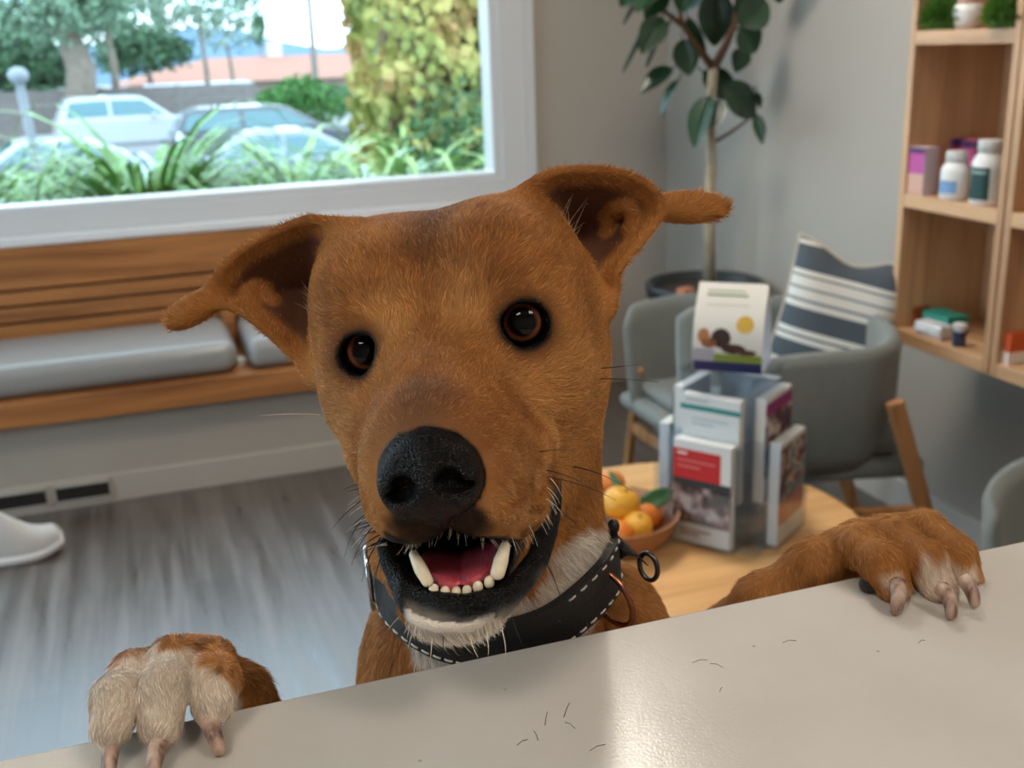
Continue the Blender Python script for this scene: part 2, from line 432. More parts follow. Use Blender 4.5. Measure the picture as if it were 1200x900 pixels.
LPAWW = [(96,880),(104,822),(122,790),(150,768),(178,757),(205,757),(226,768),(248,786),(272,800),(282,826),(262,860),(230,862),(225,910),(100,910)]
RPAWW = [(1026,694),(1034,676),(1046,670),(1060,674),(1064,694)]
RPAWW2 = [(1070,694),(1074,670),(1086,656),(1110,652),(1120,664),(1128,700),(1090,704)]
RPAWW3 = [(1128,690),(1130,664),(1142,664),(1150,700)]
MOUTHP = [(448,620),(468,630),(489,637),(526,624),(572,628),(612,634),(632,626),(644,600),(650,566),(656,590),(640,655),(590,705),(545,716),(490,705),(462,675)]
def C(*c): return np.array(lin(c))
TAN, TAN_D, TAN_L, TAN_XD = C(176,117,62), C(132,79,39), C(206,150,90), C(92,54,30)
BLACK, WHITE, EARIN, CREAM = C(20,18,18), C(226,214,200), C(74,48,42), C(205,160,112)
def mixc(c, d, m): return c+(np.asarray(d)-c)*m[:, None]
def pigment(p):
    """p: points in the working frame (mm) -> colour, wetness, fur length, fur density"""
    q = toH(p); px, py = proj(p); n = len(p)
    w1, w2, w3 = wob(p, 14), wob(p, 6), wob(p, 3)
    c = np.tile(TAN, (n, 1)); wet = np.zeros(n); L = np.full(n, 5.2); dens = np.ones(n)
    c = mixc(c, TAN_D, np.clip(.35+.25*w1+.12*w2, 0, 1))
    head = np.linalg.norm(q-np.array([0, -20, -15]), axis=1) < 165
    # crown streak and dark brow line, light cheeks
    crown = np.exp(-(q[:, 0]/13)**2)*sst(14, 42, q[:, 1]); c = mixc(c, TAN_XD, .78*crown*head)
    mid = np.exp(-(q[:, 0]/12)**2)*sst(-26, -8, q[:, 1])*sst(26, 6, q[:, 1])*(q[:, 2] > -30); c = mixc(c, TAN_D*.8, .6*mid*head)
    top = np.exp(-(q[:, 0]/15)**2)*sst(58, 72, q[:, 2])*(q[:, 1] > -30); c = mixc(c, C(96,74,62), .6*top*head)
    cheek = np.exp(-((q[:, 0]-50)/26)**2-((q[:, 1]+40)/38)**2)*(q[:, 2] < 30); c = mixc(c, TAN_L, .7*cheek*head)
    cheek = np.exp(-((q[:, 0]+50)/20)**2-((q[:, 1]+34)/30)**2)*(q[:, 2] < 30); c = mixc(c, TAN_L, .4*cheek*head)
    cheek = np.exp(-((np.abs(q[:, 0])-17)/12)**2-((q[:, 1]-16)/12)**2)*(q[:, 2] > -30); c = mixc(c, TAN_L, .55*cheek*head)
    mz = sst(10, 50, q[:, 2])*head; L = L*(1-.45*mz)
    c = mixc(c, CREAM, .35*mz*np.clip(.5+.5*w3, 0, 1)*sst(-10, -60, q[:, 1]))
    # eyes
    for e in EYE:
        k = 0 if e[0] < 0 else 1
        de = np.linalg.norm((q-e-EYEAX[k]*13.5)/np.array([1.08, 1, 1]), axis=1)+.35*w3
        c = mixc(c, TAN_XD, .75*sst(19, 12.5, de)); m = sst(13.2, 11.2, de); c = mixc(c, BLACK*.7, m)
        L = L*(1-.75*sst(20, 12, de)); wet = np.maximum(wet, .75*sst(12, 10.6, de)); dens = np.where(de < 11.2, 0, dens)
    # ears
    for S, D in ((EAR_R, 1), (EAR_L, -1)):
        rim = S[0][-70:]; apx = S[0][:70].mean(0)
        near = np.linalg.norm(p-apx, axis=1) < 75
        if near.any():
            dr = cloud(p[near], rim, np.zeros(len(rim))); ds = cloud(p[near], *S)
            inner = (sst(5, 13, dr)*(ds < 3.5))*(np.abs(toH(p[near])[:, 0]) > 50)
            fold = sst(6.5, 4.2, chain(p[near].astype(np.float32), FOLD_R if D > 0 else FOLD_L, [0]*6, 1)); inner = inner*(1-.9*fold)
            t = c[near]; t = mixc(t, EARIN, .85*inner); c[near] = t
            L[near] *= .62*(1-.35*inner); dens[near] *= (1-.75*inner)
    # nose
    qf = q.astype(np.float32); mf = qf.copy(); mf[:, 0] = np.abs(mf[:, 0])
    nz = sdf_nose(qf, mf, False)+.25*w3
    m = sst(1.5, .7, nz)*head; c = mixc(c, BLACK*.5, m); wet = np.maximum(wet, m); dens = np.where(m > .4, 0, dens)
    L = L*(1-.6*sst(10, 1, nz))
    under = sst(1.35, .9, np.hypot((px-514)/54, (py-612)/25)+.06*w3)*(q[:, 2] > 50)*head
    c = mixc(c, BLACK*.8, .95*under); L = L*(1-.3*under); wet = np.maximum(wet, .25*under*(under > .8))
    spk = sst(.2, .9, wob(p, 1.3))*sst(14, 45, q[:, 2])*sst(-38, -58, q[:, 1])*head; c = mixc(c, TAN_XD*.6, .55*spk)
    # lips
    dl = cloud(q.astype(np.float32), LIP, np.zeros(len(LIP))) if head.any() else np.full(n, 99.)
    inm = ell(q.astype(np.float32), toH(P(540, 668, 436)), (26, 16, 44)); inm = np.minimum(inm, chain(q.astype(np.float32), CAVP, CAVR, 3))
    m = np.maximum(sst(9.0, 7.4, dl+.7*w3), sst(3.6, 2.2, inm+.5*w3)*head)
    c = mixc(c, BLACK*.5, m); wet = np.maximum(wet, .85*m); dens = np.where(m > .55, 0, dens)
    pm = polysd(px, py, MOUTHP); L = L*(1-.7*sst(20, 3, pm)*(p[:, 2] > -484)*head*(py < 700)*(px < 640))
    mp = sst(3, -3, pm+2*w3)*((p[:, 2] > -484) | (inm < 15))*head*sst(34, 24, np.minimum(dl, inm+4))
    c = mixc(c, BLACK*.5, mp); wet = np.maximum(wet, .8*mp); dens = np.where(mp > .5, 0, dens)
    # white
    front = (p[:, 2] > -600) & (q[:, 2] > -125)
    for poly in (THROAT, CHIN):
        m = sst(6, -7, polysd(px, py, poly)+4*w3)*front*(1-np.clip(wet, 0, 1)*(dl < 9))*(q[:, 1] < -58); c = mixc(c, WHITE, m)
        L = L*(1-m)+m*(10 if poly is THROAT else 7.5)
    chest = sst(-60, -85, q[:, 1])*sst(-40, -100, q[:, 2]); c = mixc(c, TAN_L, .45*chest)
    paws = p[:, 2] > -560
    for poly in (LPAWW, RPAWW, RPAWW2, RPAWW3):
        m = sst(7, -8, polysd(px, py, poly)+6*w3+2*w2)*paws*(~head | (px < 330)); c = mixc(c, WHITE*np.array([.98, .94, .9]), m*(.95 if poly is LPAWW else .8))
    return np.clip(c, 0, 1), np.clip(wet, 0, 1), L, dens
# ---------------------------------------------------------------- materials
def attr_mat(name, rough0, rough1, bump, spec=.5, sheen=0, gain=1.0):
    nt = NT(name); b = nt.bsdf((.5,)*3, .6, 0, spec); a = nt.n('ShaderNodeAttribute', attribute_name='coat')
    nt.l(a.outputs['Color'], b.inputs['Base Color'])
    mr = nt.n('ShaderNodeMapRange'); nt.l(a.outputs['Alpha'], mr.inputs[0]); mr.inputs[3].default_value = rough0; mr.inputs[4].default_value = rough1
    nt.l(mr.outputs[0], b.inputs['Roughness'])
    ms = nt.n('ShaderNodeMapRange'); nt.l(a.outputs['Alpha'], ms.inputs[0]); ms.inputs[3].default_value = .10; ms.inputs[4].default_value = spec
    nt.l(ms.outputs[0], b.inputs['Specular IOR Level'])
    if bump:
        vo = nt.n('ShaderNodeTexVoronoi', i_Scale=1150.0); nt.l(coords(nt), vo.inputs['Vector'])
        mm = nt.n('ShaderNodeMath', operation='MULTIPLY'); nt.l(vo.outputs[0], mm.inputs[0]); nt.l(a.outputs['Alpha'], mm.inputs[1])
        bp = nt.n('ShaderNodeBump', i_Strength=bump, i_Distance=.0006); nt.l(mm.outputs[0], bp.inputs['Height']); nt.l(bp.outputs[0], b.inputs['Normal'])
    if sheen: b.inputs['Sheen Weight'].default_value = sheen; b.inputs['Sheen Roughness'].default_value = .4
    return nt.m
def set_coat(o, col4):
    a = o.data.color_attributes.new('coat', 'FLOAT_COLOR', 'POINT'); a.data.foreach_set('color', col4.astype(np.float32).ravel())
bc, bw, bL, bd = pigment(BV)
dog = from_np('dog', cam_to_world(BV/1000), BF, attr_mat('dog_skin', .75, .22, 1.0, .16))
tag(dog, 'short haired tan dog with white chin standing up against the counter, paws on it', 'dog')
set_coat(dog, np.concatenate([bc*np.where(bw > .3, 1, .8)[:, None], bw[:, None]], 1))
def world_inv_free(o): o.parent = dog; return o
# ---------------------------------------------------------------- fur
N_FUR = int(FUR_N)
def build_fur():
    Nrm = vnormals(BV, BF); cen = BV[BF].mean(1); fn = Nrm[BF].mean(1)
    ar = np.linalg.norm(np.cross(BV[BF[:, 2]]-BV[BF[:, 0]], BV[BF[:, 3]]-BV[BF[:, 1]]), axis=1)/2
    view = (fn*(-cen/np.linalg.norm(cen, axis=1, keepdims=True))).sum(1)
    wz = cen @ WUP+CAM[2]*1000
    keep = (view > -.35) & (cen[:, 2] > -690) & (wz > 1000)
    w = ar*keep*np.maximum(bd[BF].mean(1), 0)*np.clip(480/-cen[:, 2], .7, 1.3)**2
    f = RNG.choice(len(BF), N_FUR, p=w/w.sum()); a, b = RNG.random((2, N_FUR, 1))
    q4 = BV[BF[f]]; root = (q4[:, 0]*(1-a)*(1-b)+q4[:, 1]*a*(1-b)+q4[:, 2]*a*b+q4[:, 3]*(1-a)*b)
    nr = Nrm[BF[f]]; nr = nr[:, 0]*(1-a)*(1-b)+nr[:, 1]*a*(1-b)+nr[:, 2]*a*b+nr[:, 3]*(1-a)*b; nr /= np.linalg.norm(nr, axis=1, keepdims=True)
    c, wet, L, dens = pigment(root)
    q = toH(root); px, py = proj(root)
    head = np.linalg.norm(q-np.array([0, -20, -15]), axis=1) < 165
    nose = H(0, -22, 104)
    flow = root-nose
    up = HR[:, 1]
    # lower jaw and throat hair runs back and down
    low = sst(-60, -90, q[:, 1])*head
    flow = flow/np.linalg.norm(flow, axis=1, keepdims=True)
    flow = flow-up*(low[:, None]*.9)
    body = ~head
    flow[body] = -WUP+.25*nr[body]
    pawm = (root[:, 2] > -560) & body
    tow = np.array([CR[1], CU[1], -CF[1]])*-1.0-.75*WUP
    flow[pawm] = tow
    flow = flow-(flow*nr).sum(1, keepdims=True)*nr; flow /= np.maximum(np.linalg.norm(flow, axis=1, keepdims=True), 1e-6)
    # clumping: smooth noise swings the direction
    side = np.cross(nr, flow); ang = .30*wob(root, 5.0)+.22*wob(root, 2.2)+RNG.normal(0, .14, N_FUR)
    flow = flow*np.cos(ang)[:, None]+side*np.sin(ang)[:, None]; side = np.cross(nr, flow)
    L = L*np.exp(RNG.normal(0, .22, N_FUR))*np.where(pawm, .72, 1)
    lift = np.clip(.20+.08*RNG.normal(size=N_FUR), .08, .7); lift = np.where(low > .3, lift+.12, lift)
    wd = FUR_W*np.exp(RNG.normal(0, .2, N_FUR))
    ts = [0, .38, .72, 1.0]; pts = []
    for t in ts:
        h = lift*L*(t-.42*t*t); pts.append(root+flow*(L*t)[:, None]+nr*(h-.15)[:, None])
    W = [1.0, .9, .6]
    roll = RNG.normal(0, .5, N_FUR)[:, None]; sd = side*np.cos(roll)+nr*np.sin(roll)
    V = np.empty((N_FUR, 7, 3), np.float32)
    for k in range(3):
        V[:, 2*k] = pts[k]-sd*(wd*W[k])[:, None]; V[:, 2*k+1] = pts[k]+sd*(wd*W[k])[:, None]
    V[:, 6] = pts[3]
    T = np.array([[0, 1, 3], [0, 3, 2], [2, 3, 5], [2, 5, 4], [4, 5, 6]], np.int32)
    F = (np.arange(N_FUR, dtype=np.int32)[:, None, None]*7+T).reshape(-1, 3)
    lum = np.exp(RNG.normal(0, .26, N_FUR))[:, None]
    lum = lum*np.exp(.10*wob(root, 4.0))[:, None]
    c = c*lum; pale = (RNG.random(N_FUR) < .05)[:, None]; c = np.where(pale, c*.5+CREAM*.5, c)
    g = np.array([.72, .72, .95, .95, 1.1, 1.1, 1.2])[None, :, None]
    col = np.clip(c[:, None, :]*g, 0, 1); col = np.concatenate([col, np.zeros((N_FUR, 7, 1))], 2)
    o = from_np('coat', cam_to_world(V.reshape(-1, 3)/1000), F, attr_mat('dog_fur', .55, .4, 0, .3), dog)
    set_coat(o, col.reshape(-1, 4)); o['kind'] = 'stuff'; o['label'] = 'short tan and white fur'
    return o
if N_FUR: build_fur()
def tufts():
    rg = np.random.default_rng(4); mb = MB()
    def hair(p, d, L, r=.10):
        d = d/np.linalg.norm(d); e = rg.normal(size=3)*.25; Q = [p+d*L*t+e*L*t*t for t in (0, .35, .7, 1)]
        mb.tube([tuple(cam_to_world(q/1000)) for q in Q], [r/1000, r*.9/1000, r*.6/1000, r*.15/1000], 4)
    for k in range(150):
        hair(P(652+rg.normal()*7, 300+rg.normal()*5, 523+rg.normal()*2), np.array([.15*rg.normal(), 1.0, .25]), rg.uniform(10, 19))
    for k in range(60):
        hair(P(378+rg.normal()*5, 372+rg.normal()*6, 520+rg.normal()*2), np.array([-.4+.2*rg.normal(), .9, .25]), rg.uniform(7, 13))
    o = mb.build('ear_tuft', plain('tuft_hair', (206,182,156), .6), dog); o['kind'] = 'stuff'; o['label'] = 'pale hair tufts inside the ears'
tufts()
# ---------------------------------------------------------------- eyes
def eye_mat():
    nt = NT('dog_eye'); b = nt.bsdf((.02,)*3, .03, 0, .26); tc = nt.n('ShaderNodeTexCoord')
    sx = nt.n('ShaderNodeSeparateXYZ'); nt.l(tc.outputs['Object'], sx.inputs[0])
    cx = nt.n('ShaderNodeCombineXYZ'); nt.l(sx.outputs[0], cx.inputs[0]); nt.l(sx.outputs[1], cx.inputs[1])
    ln = nt.n('ShaderNodeVectorMath', operation='LENGTH'); nt.l(cx.outputs[0], ln.inputs[0])
    mu = nt.n('ShaderNodeMath', operation='MULTIPLY', i_1=100.0); nt.l(ln.outputs['Value'], mu.inputs[0])
    nz = nt.n('ShaderNodeTexNoise', i_Scale=900.0, i_Detail=3.0); nt.l(tc.outputs['Object'], nz.inputs['Vector'])
    ad = nt.n('ShaderNodeMath', operation='MULTIPLY_ADD', i_1=.08); nt.l(nz.outputs[0], ad.inputs[0]); nt.l(mu.outputs[0], ad.inputs[2])
    r = ramp(nt, ad.outputs[0], [(.0, lin((8,7,8))), (.60, lin((10,8,8))), (.66, lin((58,28,18))), (.76, lin((112,62,38))), (.84, lin((86,44,28))), (.88, lin((20,12,10))), (1.0, lin((16,11,10)))])
    nt.l(r, b.inputs['Base Color']); 
    return nt.m
em = eye_mat()
for e in EYE:
    w = cam_to_world(H(*e)/1000)
    o = MB().sphere((0, 0, 0), EYER/1000, u=48, v=32).build('eye', em, dog)
    z = Vector(CAM.tolist())-Vector(w.tolist()); o.rotation_euler = z.to_track_quat('Z', 'Y').to_euler(); o.location = w; o['label'] = 'glossy dark brown eye'
# ---------------------------------------------------------------- mouth
def PWd(px, py, D): return Vector((at_d(px, py, D/1000)).tolist())
tooth_m = plain('tooth_enamel', (232,218,190), .22, spec=.6, var=.06, vscale=300)
def ctube(name, pts, rad, mat, n=14, flat=1.0, parent=None):
    """tapered tube through (px,py,D mm) points with a rounded end"""
    pts = [PWd(*p) for p in pts]; P2, R2 = [], []
    k = 12
    for i in range(k+1):
        t = i/k*(len(pts)-1); j = min(int(t), len(pts)-2); f = t-j
        P2.append(pts[j].lerp(pts[j+1], f)); R2.append((rad[j]*(1-f)+rad[j+1]*f)/1000)
    d = (P2[0]-P2[1]).normalized(); h = [(P2[0]+d*R2[0]*a*.9, R2[0]*math.sqrt(max(1-a*a, .002))) for a in (.999, .9, .7, .35)]
    P2, R2 = [x for x, _ in h]+P2, [r for _, r in h]+R2; k += 4
    d = (P2[-1]-P2[-2]).normalized()
    for a in (.35, .7, .92, .999): P2.append(pts[-1]+d*R2[k]*a*.9); R2.append(R2[k]*math.sqrt(max(1-a*a, .002)))
    return MB().tube(P2, R2, n).build(name, mat, parent if parent is not None else dog)
ctube('tooth', [(501,681,427),(493,667,428),(485,650,431)], [2.5,2.8,2.0], tooth_m)
ctube('tooth', [(583,672,427),(587,657,428),(592,640,431)], [2.9,3.0,2.1], tooth_m)
for x, y, r in ((508,691,2.2),(521.5,694,2.25),(534.5,694,2.1),(547,692.5,2.1),(560,688,2.25),(573.5,682,2.35)):
    o = MB().sphere((0,0,0), (r*.93/1000, r*.8/1000, r*1.2/1000), u=14, v=10).build('tooth', tooth_m, dog)
    o.location = PWd(x, y, 428); o.rotation_euler = (0, .16, -YAW)
def tongue():
    n, m = 24, 30; V = []
    for i in range(m+1):
        s = i/m
        for j in range(n+1):
            t = j/n*2-1
            wdt = 17*(1-max(0, (s-.72)/.28)**2.2*.75)
            z = 3.0*(t*t)-1.2*math.exp(-(t/.18)**2)
            base = np.array(H(0,0,0))*0
            fr, bk = P(541, 689, 432), P(545, 646, 482)
            c = bk+(fr-bk)*s; V.append(c+HR[:, 0]*t*wdt+HR[:, 1]*(z+3*math.sin(s*3.1)))
    V = np.array(V); k = n+1
    F = np.array([[i*k+j, i*k+j+1, (i+1)*k+j+1, (i+1)*k+j] for i in range(m) for j in range(n)], np.int32)
    nt = NT('tongue_flesh'); b = nt.bsdf(lin((196,78,88)), .38, 0, .5); b.inputs['Subsurface Weight'].default_value = .15; b.inputs['Subsurface Radius'].default_value = (.006, .002, .002)
    vz = nt.n('ShaderNodeTexVoronoi', i_Scale=900.0); nt.l(coords(nt), vz.inputs['Vector']); bp = nt.n('ShaderNodeBump', i_Strength=.35, i_Distance=.0006); nt.l(vz.outputs[0], bp.inputs['Height']); nt.l(bp.outputs[0], b.inputs['Normal'])
    o = from_np('tongue', cam_to_world(V/1000), F, nt.m, dog); sm = o.modifiers.new('solid', 'SOLIDIFY'); sm.thickness = .005; sm.offset = -1 if False else 0
tongue()
# ---------------------------------------------------------------- claws
nt = NT('claw_horn'); b_ = nt.bsdf(lin((150,118,104)), .35); g_ = nt.n('ShaderNodeTexNoise', i_Scale=160.0, i_Detail=3.0); nt.l(coords(nt, (1, 1, .3)), g_.inputs['Vector'])
nt.l(ramp(nt, g_.outputs[0], [(.34, lin((104,74,64))), (.5, lin((176,146,130))), (.7, lin((206,184,168)))]), b_.inputs['Base Color']); claw_m = nt.m
def claw(pts, rad):
    P2 = [Vector(q.tolist()) for q in pts]; ctube2(P2, rad)
def ctube2(pts, rad):
    Q, R = [], []
    k = 10
    for i in range(k+1):
        t = i/k; a = pts[0]*(1-t)**2+pts[1]*2*t*(1-t)+pts[2]*t*t; Q.append(a); R.append((rad[0]*(1-t)+rad[1]*t)/1000)
    d = (Q[-1]-Q[-2]).normalized()
    for a in (.4, .75, .95, .999): Q.append(pts[2]+d*R[k]*a); R.append(R[k]*math.sqrt(max(1-a*a, .002)))
    MB().tube(Q, R, 12).build('claw', claw_m, dog)
def ZP(px, py, z): return Vector(on_z(px, py, CZ+z).tolist())
for a, m_, b in (((133,862,.010),(129,880,.0085),(127,905,.0032)), ((187,865,.010),(182,884,.0085),(179,906,.0032)), ((240,836,.012),(250,856,.010),(256,877,.0040)),
                 ((1052,684,.011),(1054,700,.010),(1050,714,.0036)), ((1104,690,.011),(1116,704,.010),(1115,719,.0036)), ((1130,680,.011),(1140,690,.010),(1142,705,.0036))):
    ctube2([ZP(*a), ZP(*m_), ZP(*b)], (4.0, 2.9))
padm = plain('pad_leather', (34,28,28), .55, bump=.6, bscale=700)
for (x_, y_), sz in (((1026,683), (9,6,4.2)),):
    p_ = Vector(on_z(x_, y_, CZ+.0045).tolist()); MB().sphere((0, 0, 0), tuple(v/1000 for v in sz)).build('paw_pad', padm, dog).location = p_
# ---------------------------------------------------------------- whiskers
def whiskers(name, L, mat, r):
    mb = MB()
    for q in L:
        p = [PWd(*v) for v in q]; Q = []
        for i in range(11):
            t = i/10; Q.append(p[0]*(1-t)**2+p[1]*2*t*(1-t)+p[2]*t*t)
        mb.tube(Q, [r*(1-.75*i/10)/1000 for i in range(11)], 5)
    o = mb.build(name, mat, dog); o['kind'] = 'stuff'
WB = [[(607,537,448),(636,526,440),(664,527,432)],[(617,549,448),(655,548,436),(700,575,430)],[(622,560,450),(665,556,440),(722,586,436)],[(700,432,512),(725,430,506),(752,427,500)],[(698,444,512),(732,443,505),(772,448,498)],[(672,547,488),(705,552,480),(742,576,472)],
      [(440,578,445),(410,590,440),(388,622,436)],[(438,600,443),(413,612,438),(404,652,434)],[(440,615,441),(422,630,436),(412,662,432)],[(445,560,448),(425,564,444),(402,574,440)],[(446,630,438),(430,652,434),(424,682,430)],[(450,642,436),(440,668,432),(438,690,428)],
      [(438,388,482),(426,372,476),(412,364,472)],[(572,322,486),(577,294,482),(586,262,476)],[(590,325,486),(600,310,482),(608,294,478)],[(600,470,452),(592,482,446),(580,494,442)],[(558,505,425),(566,486,420),(572,476,418)],
      [(520,735,424),(518,752,420),(521,772,418)],[(600,725,428),(606,742,424),(614,760,420)],[(640,660,448),(652,680,442),(660,712,436)],[(640,592,446),(662,598,438),(680,620,432)],[(600,600,440),(622,612,434),(634,640,428)]]
WWH = [[(612,563,446),(645,564,440),(656,590,434)],[(616,577,444),(645,580,438),(660,604,432)],[(592,588,440),(618,600,434),(630,640,428)],[(580,600,436),(600,620,430),(606,650,424)],[(438,574,446),(422,578,440),(408,592,436)],[(440,604,443),(418,610,438),(406,624,434)],[(420,358,480),(408,347,476),(390,346,474)],
       [(375,486,500),(345,484,492),(304,487,486)],[(507,735,426),(506,758,422),(504,776,420)],[(550,742,424),(552,756,420),(560,770,418)],[(588,738,426),(594,756,422),(592,772,420)],[(478,715,436),(466,722,432),(455,738,430)],[(490,728,430),(482,742,426),(478,760,424)],[(568,742,424),(574,754,420),(572,768,418)]]
_r5 = np.random.default_rng(12)
LIPF = []
for _k in range(46):
    t_ = _r5.random(); x_ = 474+t_*132; y_ = np.interp(x_, [474, 500, 525, 550, 580, 606], [642, 634, 624, 626, 634, 632])+_r5.normal()*3; D_ = 424+14*abs(t_-.5)
    l_ = _r5.uniform(5, 13); a_ = (t_-.5)*1.5+_r5.normal()*.25; LIPF.append([(x_, y_-4, D_), (x_+a_*l_*.4, y_+l_*.45, D_-1), (x_+a_*l_, y_+l_, D_-1)])
for _k in range(16):
    y_ = _r5.uniform(560, 640); x_ = np.interp(y_, [560, 640], [430, 446]); l_ = _r5.uniform(14, 34); d_ = _r5.uniform(.2, 1.0); (WB if _k % 3 else WWH).append([(x_+8, y_, 446), (x_-l_*.5, y_+l_*d_*.3, 442), (x_-l_*.9, y_+l_*d_, 438)])
for _k in range(26):
    t_ = _r5.random(); x_, y_ = np.interp(t_, [0, .5, 1], [600, 640, 652]), np.interp(t_, [0, .5, 1], [640, 612, 572]); l_ = _r5.uniform(10, 22); (WWH if _k % 2 else WB).append([(x_-14, y_-16, 444), (x_-2, y_-12, 441), (x_+l_*.35, y_+l_*.5, 439)])
whiskers('whiskers', WB, plain('whisker_dark', (26,20,18), .4), .30)
whiskers('whiskers', WWH, plain('whisker_pale', (235,220,200), .4), .24)
whiskers('lip_hair', LIPF, plain('whisker_pale', (235,220,200), .4), .13)
# ---------------------------------------------------------------- collar
def trunk_grad(p):
    e = .5; g = np.stack([sdf_trunk((p+np.eye(3)[k]*e).astype(np.float32))-sdf_trunk((p-np.eye(3)[k]*e).astype(np.float32)) for k in range(3)], 1); return g/np.linalg.norm(g, axis=1, keepdims=True)
def on_trunk(p, off):
    p = np.array(p, float)
    for _ in range(12): p = p-trunk_grad(p)*(sdf_trunk(p.astype(np.float32))-off)[:, None]
    return p
def closed_curve(pts, n):
    pts = np.array(pts, float); m = len(pts); out = []
    for i in range(n):
        t = i/n*m; j = int(t); f = t-j; a, b, c, d = (pts[(j+k-1) % m] for k in range(4))
        out.append(.5*((2*b)+(-a+c)*f+(2*a-5*b+4*c-d)*f*f+(-a+3*b-3*c+d)*f**3))
    return np.array(out)
ring0 = [P(*q) for q in [(447,664,572),(468,712,538),(515,748,520),(575,755,515),(635,737,520),(683,692,538),(709,648,572),(690,600,616),(585,570,640),(480,600,616)]]
CR0 = on_trunk(closed_curve(ring0, 140), 2.0)
for _ in range(6): CR0 = on_trunk((np.roll(CR0, 1, 0)+2*CR0+np.roll(CR0, -1, 0))/4, 2.0)
CRN = trunk_grad(CR0); CRT = np.roll(CR0, -1, 0)-np.roll(CR0, 1, 0); CRT /= np.linalg.norm(CRT, axis=1, keepdims=True)
CRW = np.cross(CRT, CRN); CRW /= np.linalg.norm(CRW, axis=1, keepdims=True)
if (CRW @ HR[:, 1]).mean() < 0: CRW = -CRW
leather = plain('black_leather', (24,22,22), .42, bump=.35, bscale=900, spec=.5)
chrome = plain('polished_steel', (200,200,205), .18, metal=1)
copper = plain('copper_metal', (170,108,84), .22, metal=1)
thread = plain('white_thread', (215,212,205), .7)
def band(idx, hw, th, off, closed=False):
    prof = [(-hw, 0), (-hw+1.2, th), (0, th*1.15), (hw-1.2, th), (hw, 0), (0, -.6)]; k = len(prof); V = []
    for i in idx:
        for a, b in prof: V.append(CR0[i]+CRW[i]*a+CRN[i]*(b+off))
    m = len(idx); F = [[i*k+j, i*k+(j+1) % k, ((i+1) % m)*k+(j+1) % k, ((i+1) % m)*k+j] for i in range(m if closed else m-1) for j in range(k)]
    if not closed: F += [list(range(k))[::-1], [(m-1)*k+j for j in range(k)]]
    return cam_to_world(np.array(V)/1000), F
V, F = band(range(140), 13, 3.2, 0, True)
collar = from_np('collar', V, F, leather, dog, smooth=False, label='black leather collar with white stitching')
mb = MB()
for i in range(0, 140, 3):
    for s in ((-9.8, 9.8) if proj(CR0[i:i+1])[0][0] > 668 else (-9.8,)):
        a = CR0[i]+CRW[i]*s+CRN[i]*3.3; b = a+CRT[i]*4.2
        mb.tube([tuple(cam_to_world(a/1000)), tuple(cam_to_world((a+b)/2000+CRN[i]*.0004)), tuple(cam_to_world(b/1000))], .00055, 5)
st = mb.build('stitching', thread, collar); st['kind'] = 'stuff'
def ring_at(name, c, ax1, ax2, R, r, mat, par, a0=0, a1=6.2832, closed=True, n=36):
    pts = [tuple(cam_to_world((c+ax1*R[0]*math.cos(a)+ax2*R[1]*math.sin(a))/1000)) for a in np.linspace(a0, a1, n, endpoint=not closed)]
    return MB().tube(pts, r/1000, 10, closed=closed).build(name, mat, par)
def near_idx(px, py):
    x, y = proj(CR0); f = CR0[:, 2] > -575; d = np.hypot(x-px, y-py)+(~f)*1e4; return int(d.argmin())
# buckle on the left of the photo
i = near_idx(452, 676)
bk = []
c = CR0[i]+CRN[i]*5
ring_at('buckle', c, CRT[i], CRW[i], (12, 17), 1.5, chrome, collar)['label'] = 'polished steel buckle'
pts = [tuple(cam_to_world((c+CRW[i]*0+CRT[i]*t)/1000)) for t in (-11, 0, 13)]
MB().tube(pts, .0011, 8).build('buckle_prong', chrome, collar)
# copper ring on the right
ring_at('copper_ring', P(716, 700, 545), _Rz(.2)[:, 0]*.75+np.array([0, 0, .66]), _Rz(.45)[:, 1], (10.5, 15.5), 1.5, copper, collar)['label'] = 'copper coloured ring'
# stitched handle strap at the back right, with its steel ring and a stud
hp = [P(*q) for q in [(697,642,572),(717,632,566),(736,640,566),(752,655,570)]]
Vh = []; wdir = _Rz(.75)[:, 1]; 
for k, q in enumerate(hp):
    hw = [13, 11.5, 8, 5.5][k]; nrm = np.array([.2, .1, .97])
    for a, b in ((-hw, -1.6), (-hw, 1.6), (hw, 1.6), (hw, -1.6)): Vh.append(q+wdir*a+nrm*b)
Fh = [[i*4+j, i*4+(j+1) % 4, (i+1)*4+(j+1) % 4, (i+1)*4+j] for i in range(3) for j in range(4)]+[[3, 2, 1, 0], [12, 13, 14, 15]]
o = from_np('collar_strap', cam_to_world(np.array(Vh)/1000), Fh, leather, collar, smooth=False); bvm = o.modifiers.new('b', 'BEVEL'); bvm.width = .001; bvm.segments = 2
ring_at('strap_ring', P(760, 664, 570), _Rz(.3)[:, 0]*.75+np.array([0, 0, .6]), _Rz(.25)[:, 1], (5.5, 7.2), 1.4, plain('dark_steel', (90,88,90), .3, metal=1), collar)
MB().sphere(tuple(cam_to_world(P(719, 617, 566)/1000)), (.0032, .0032, .0042)).build('strap_stud', leather, collar)
# ================================================================ ROOM
XR, XL, YB, YF, ZC = 2.06, -2.7, 4.05, -2.0, 2.75
WX0, WX1, WZ0, WZ1 = -2.35, 1.348, .882, 2.35
S = dict(kind='structure')
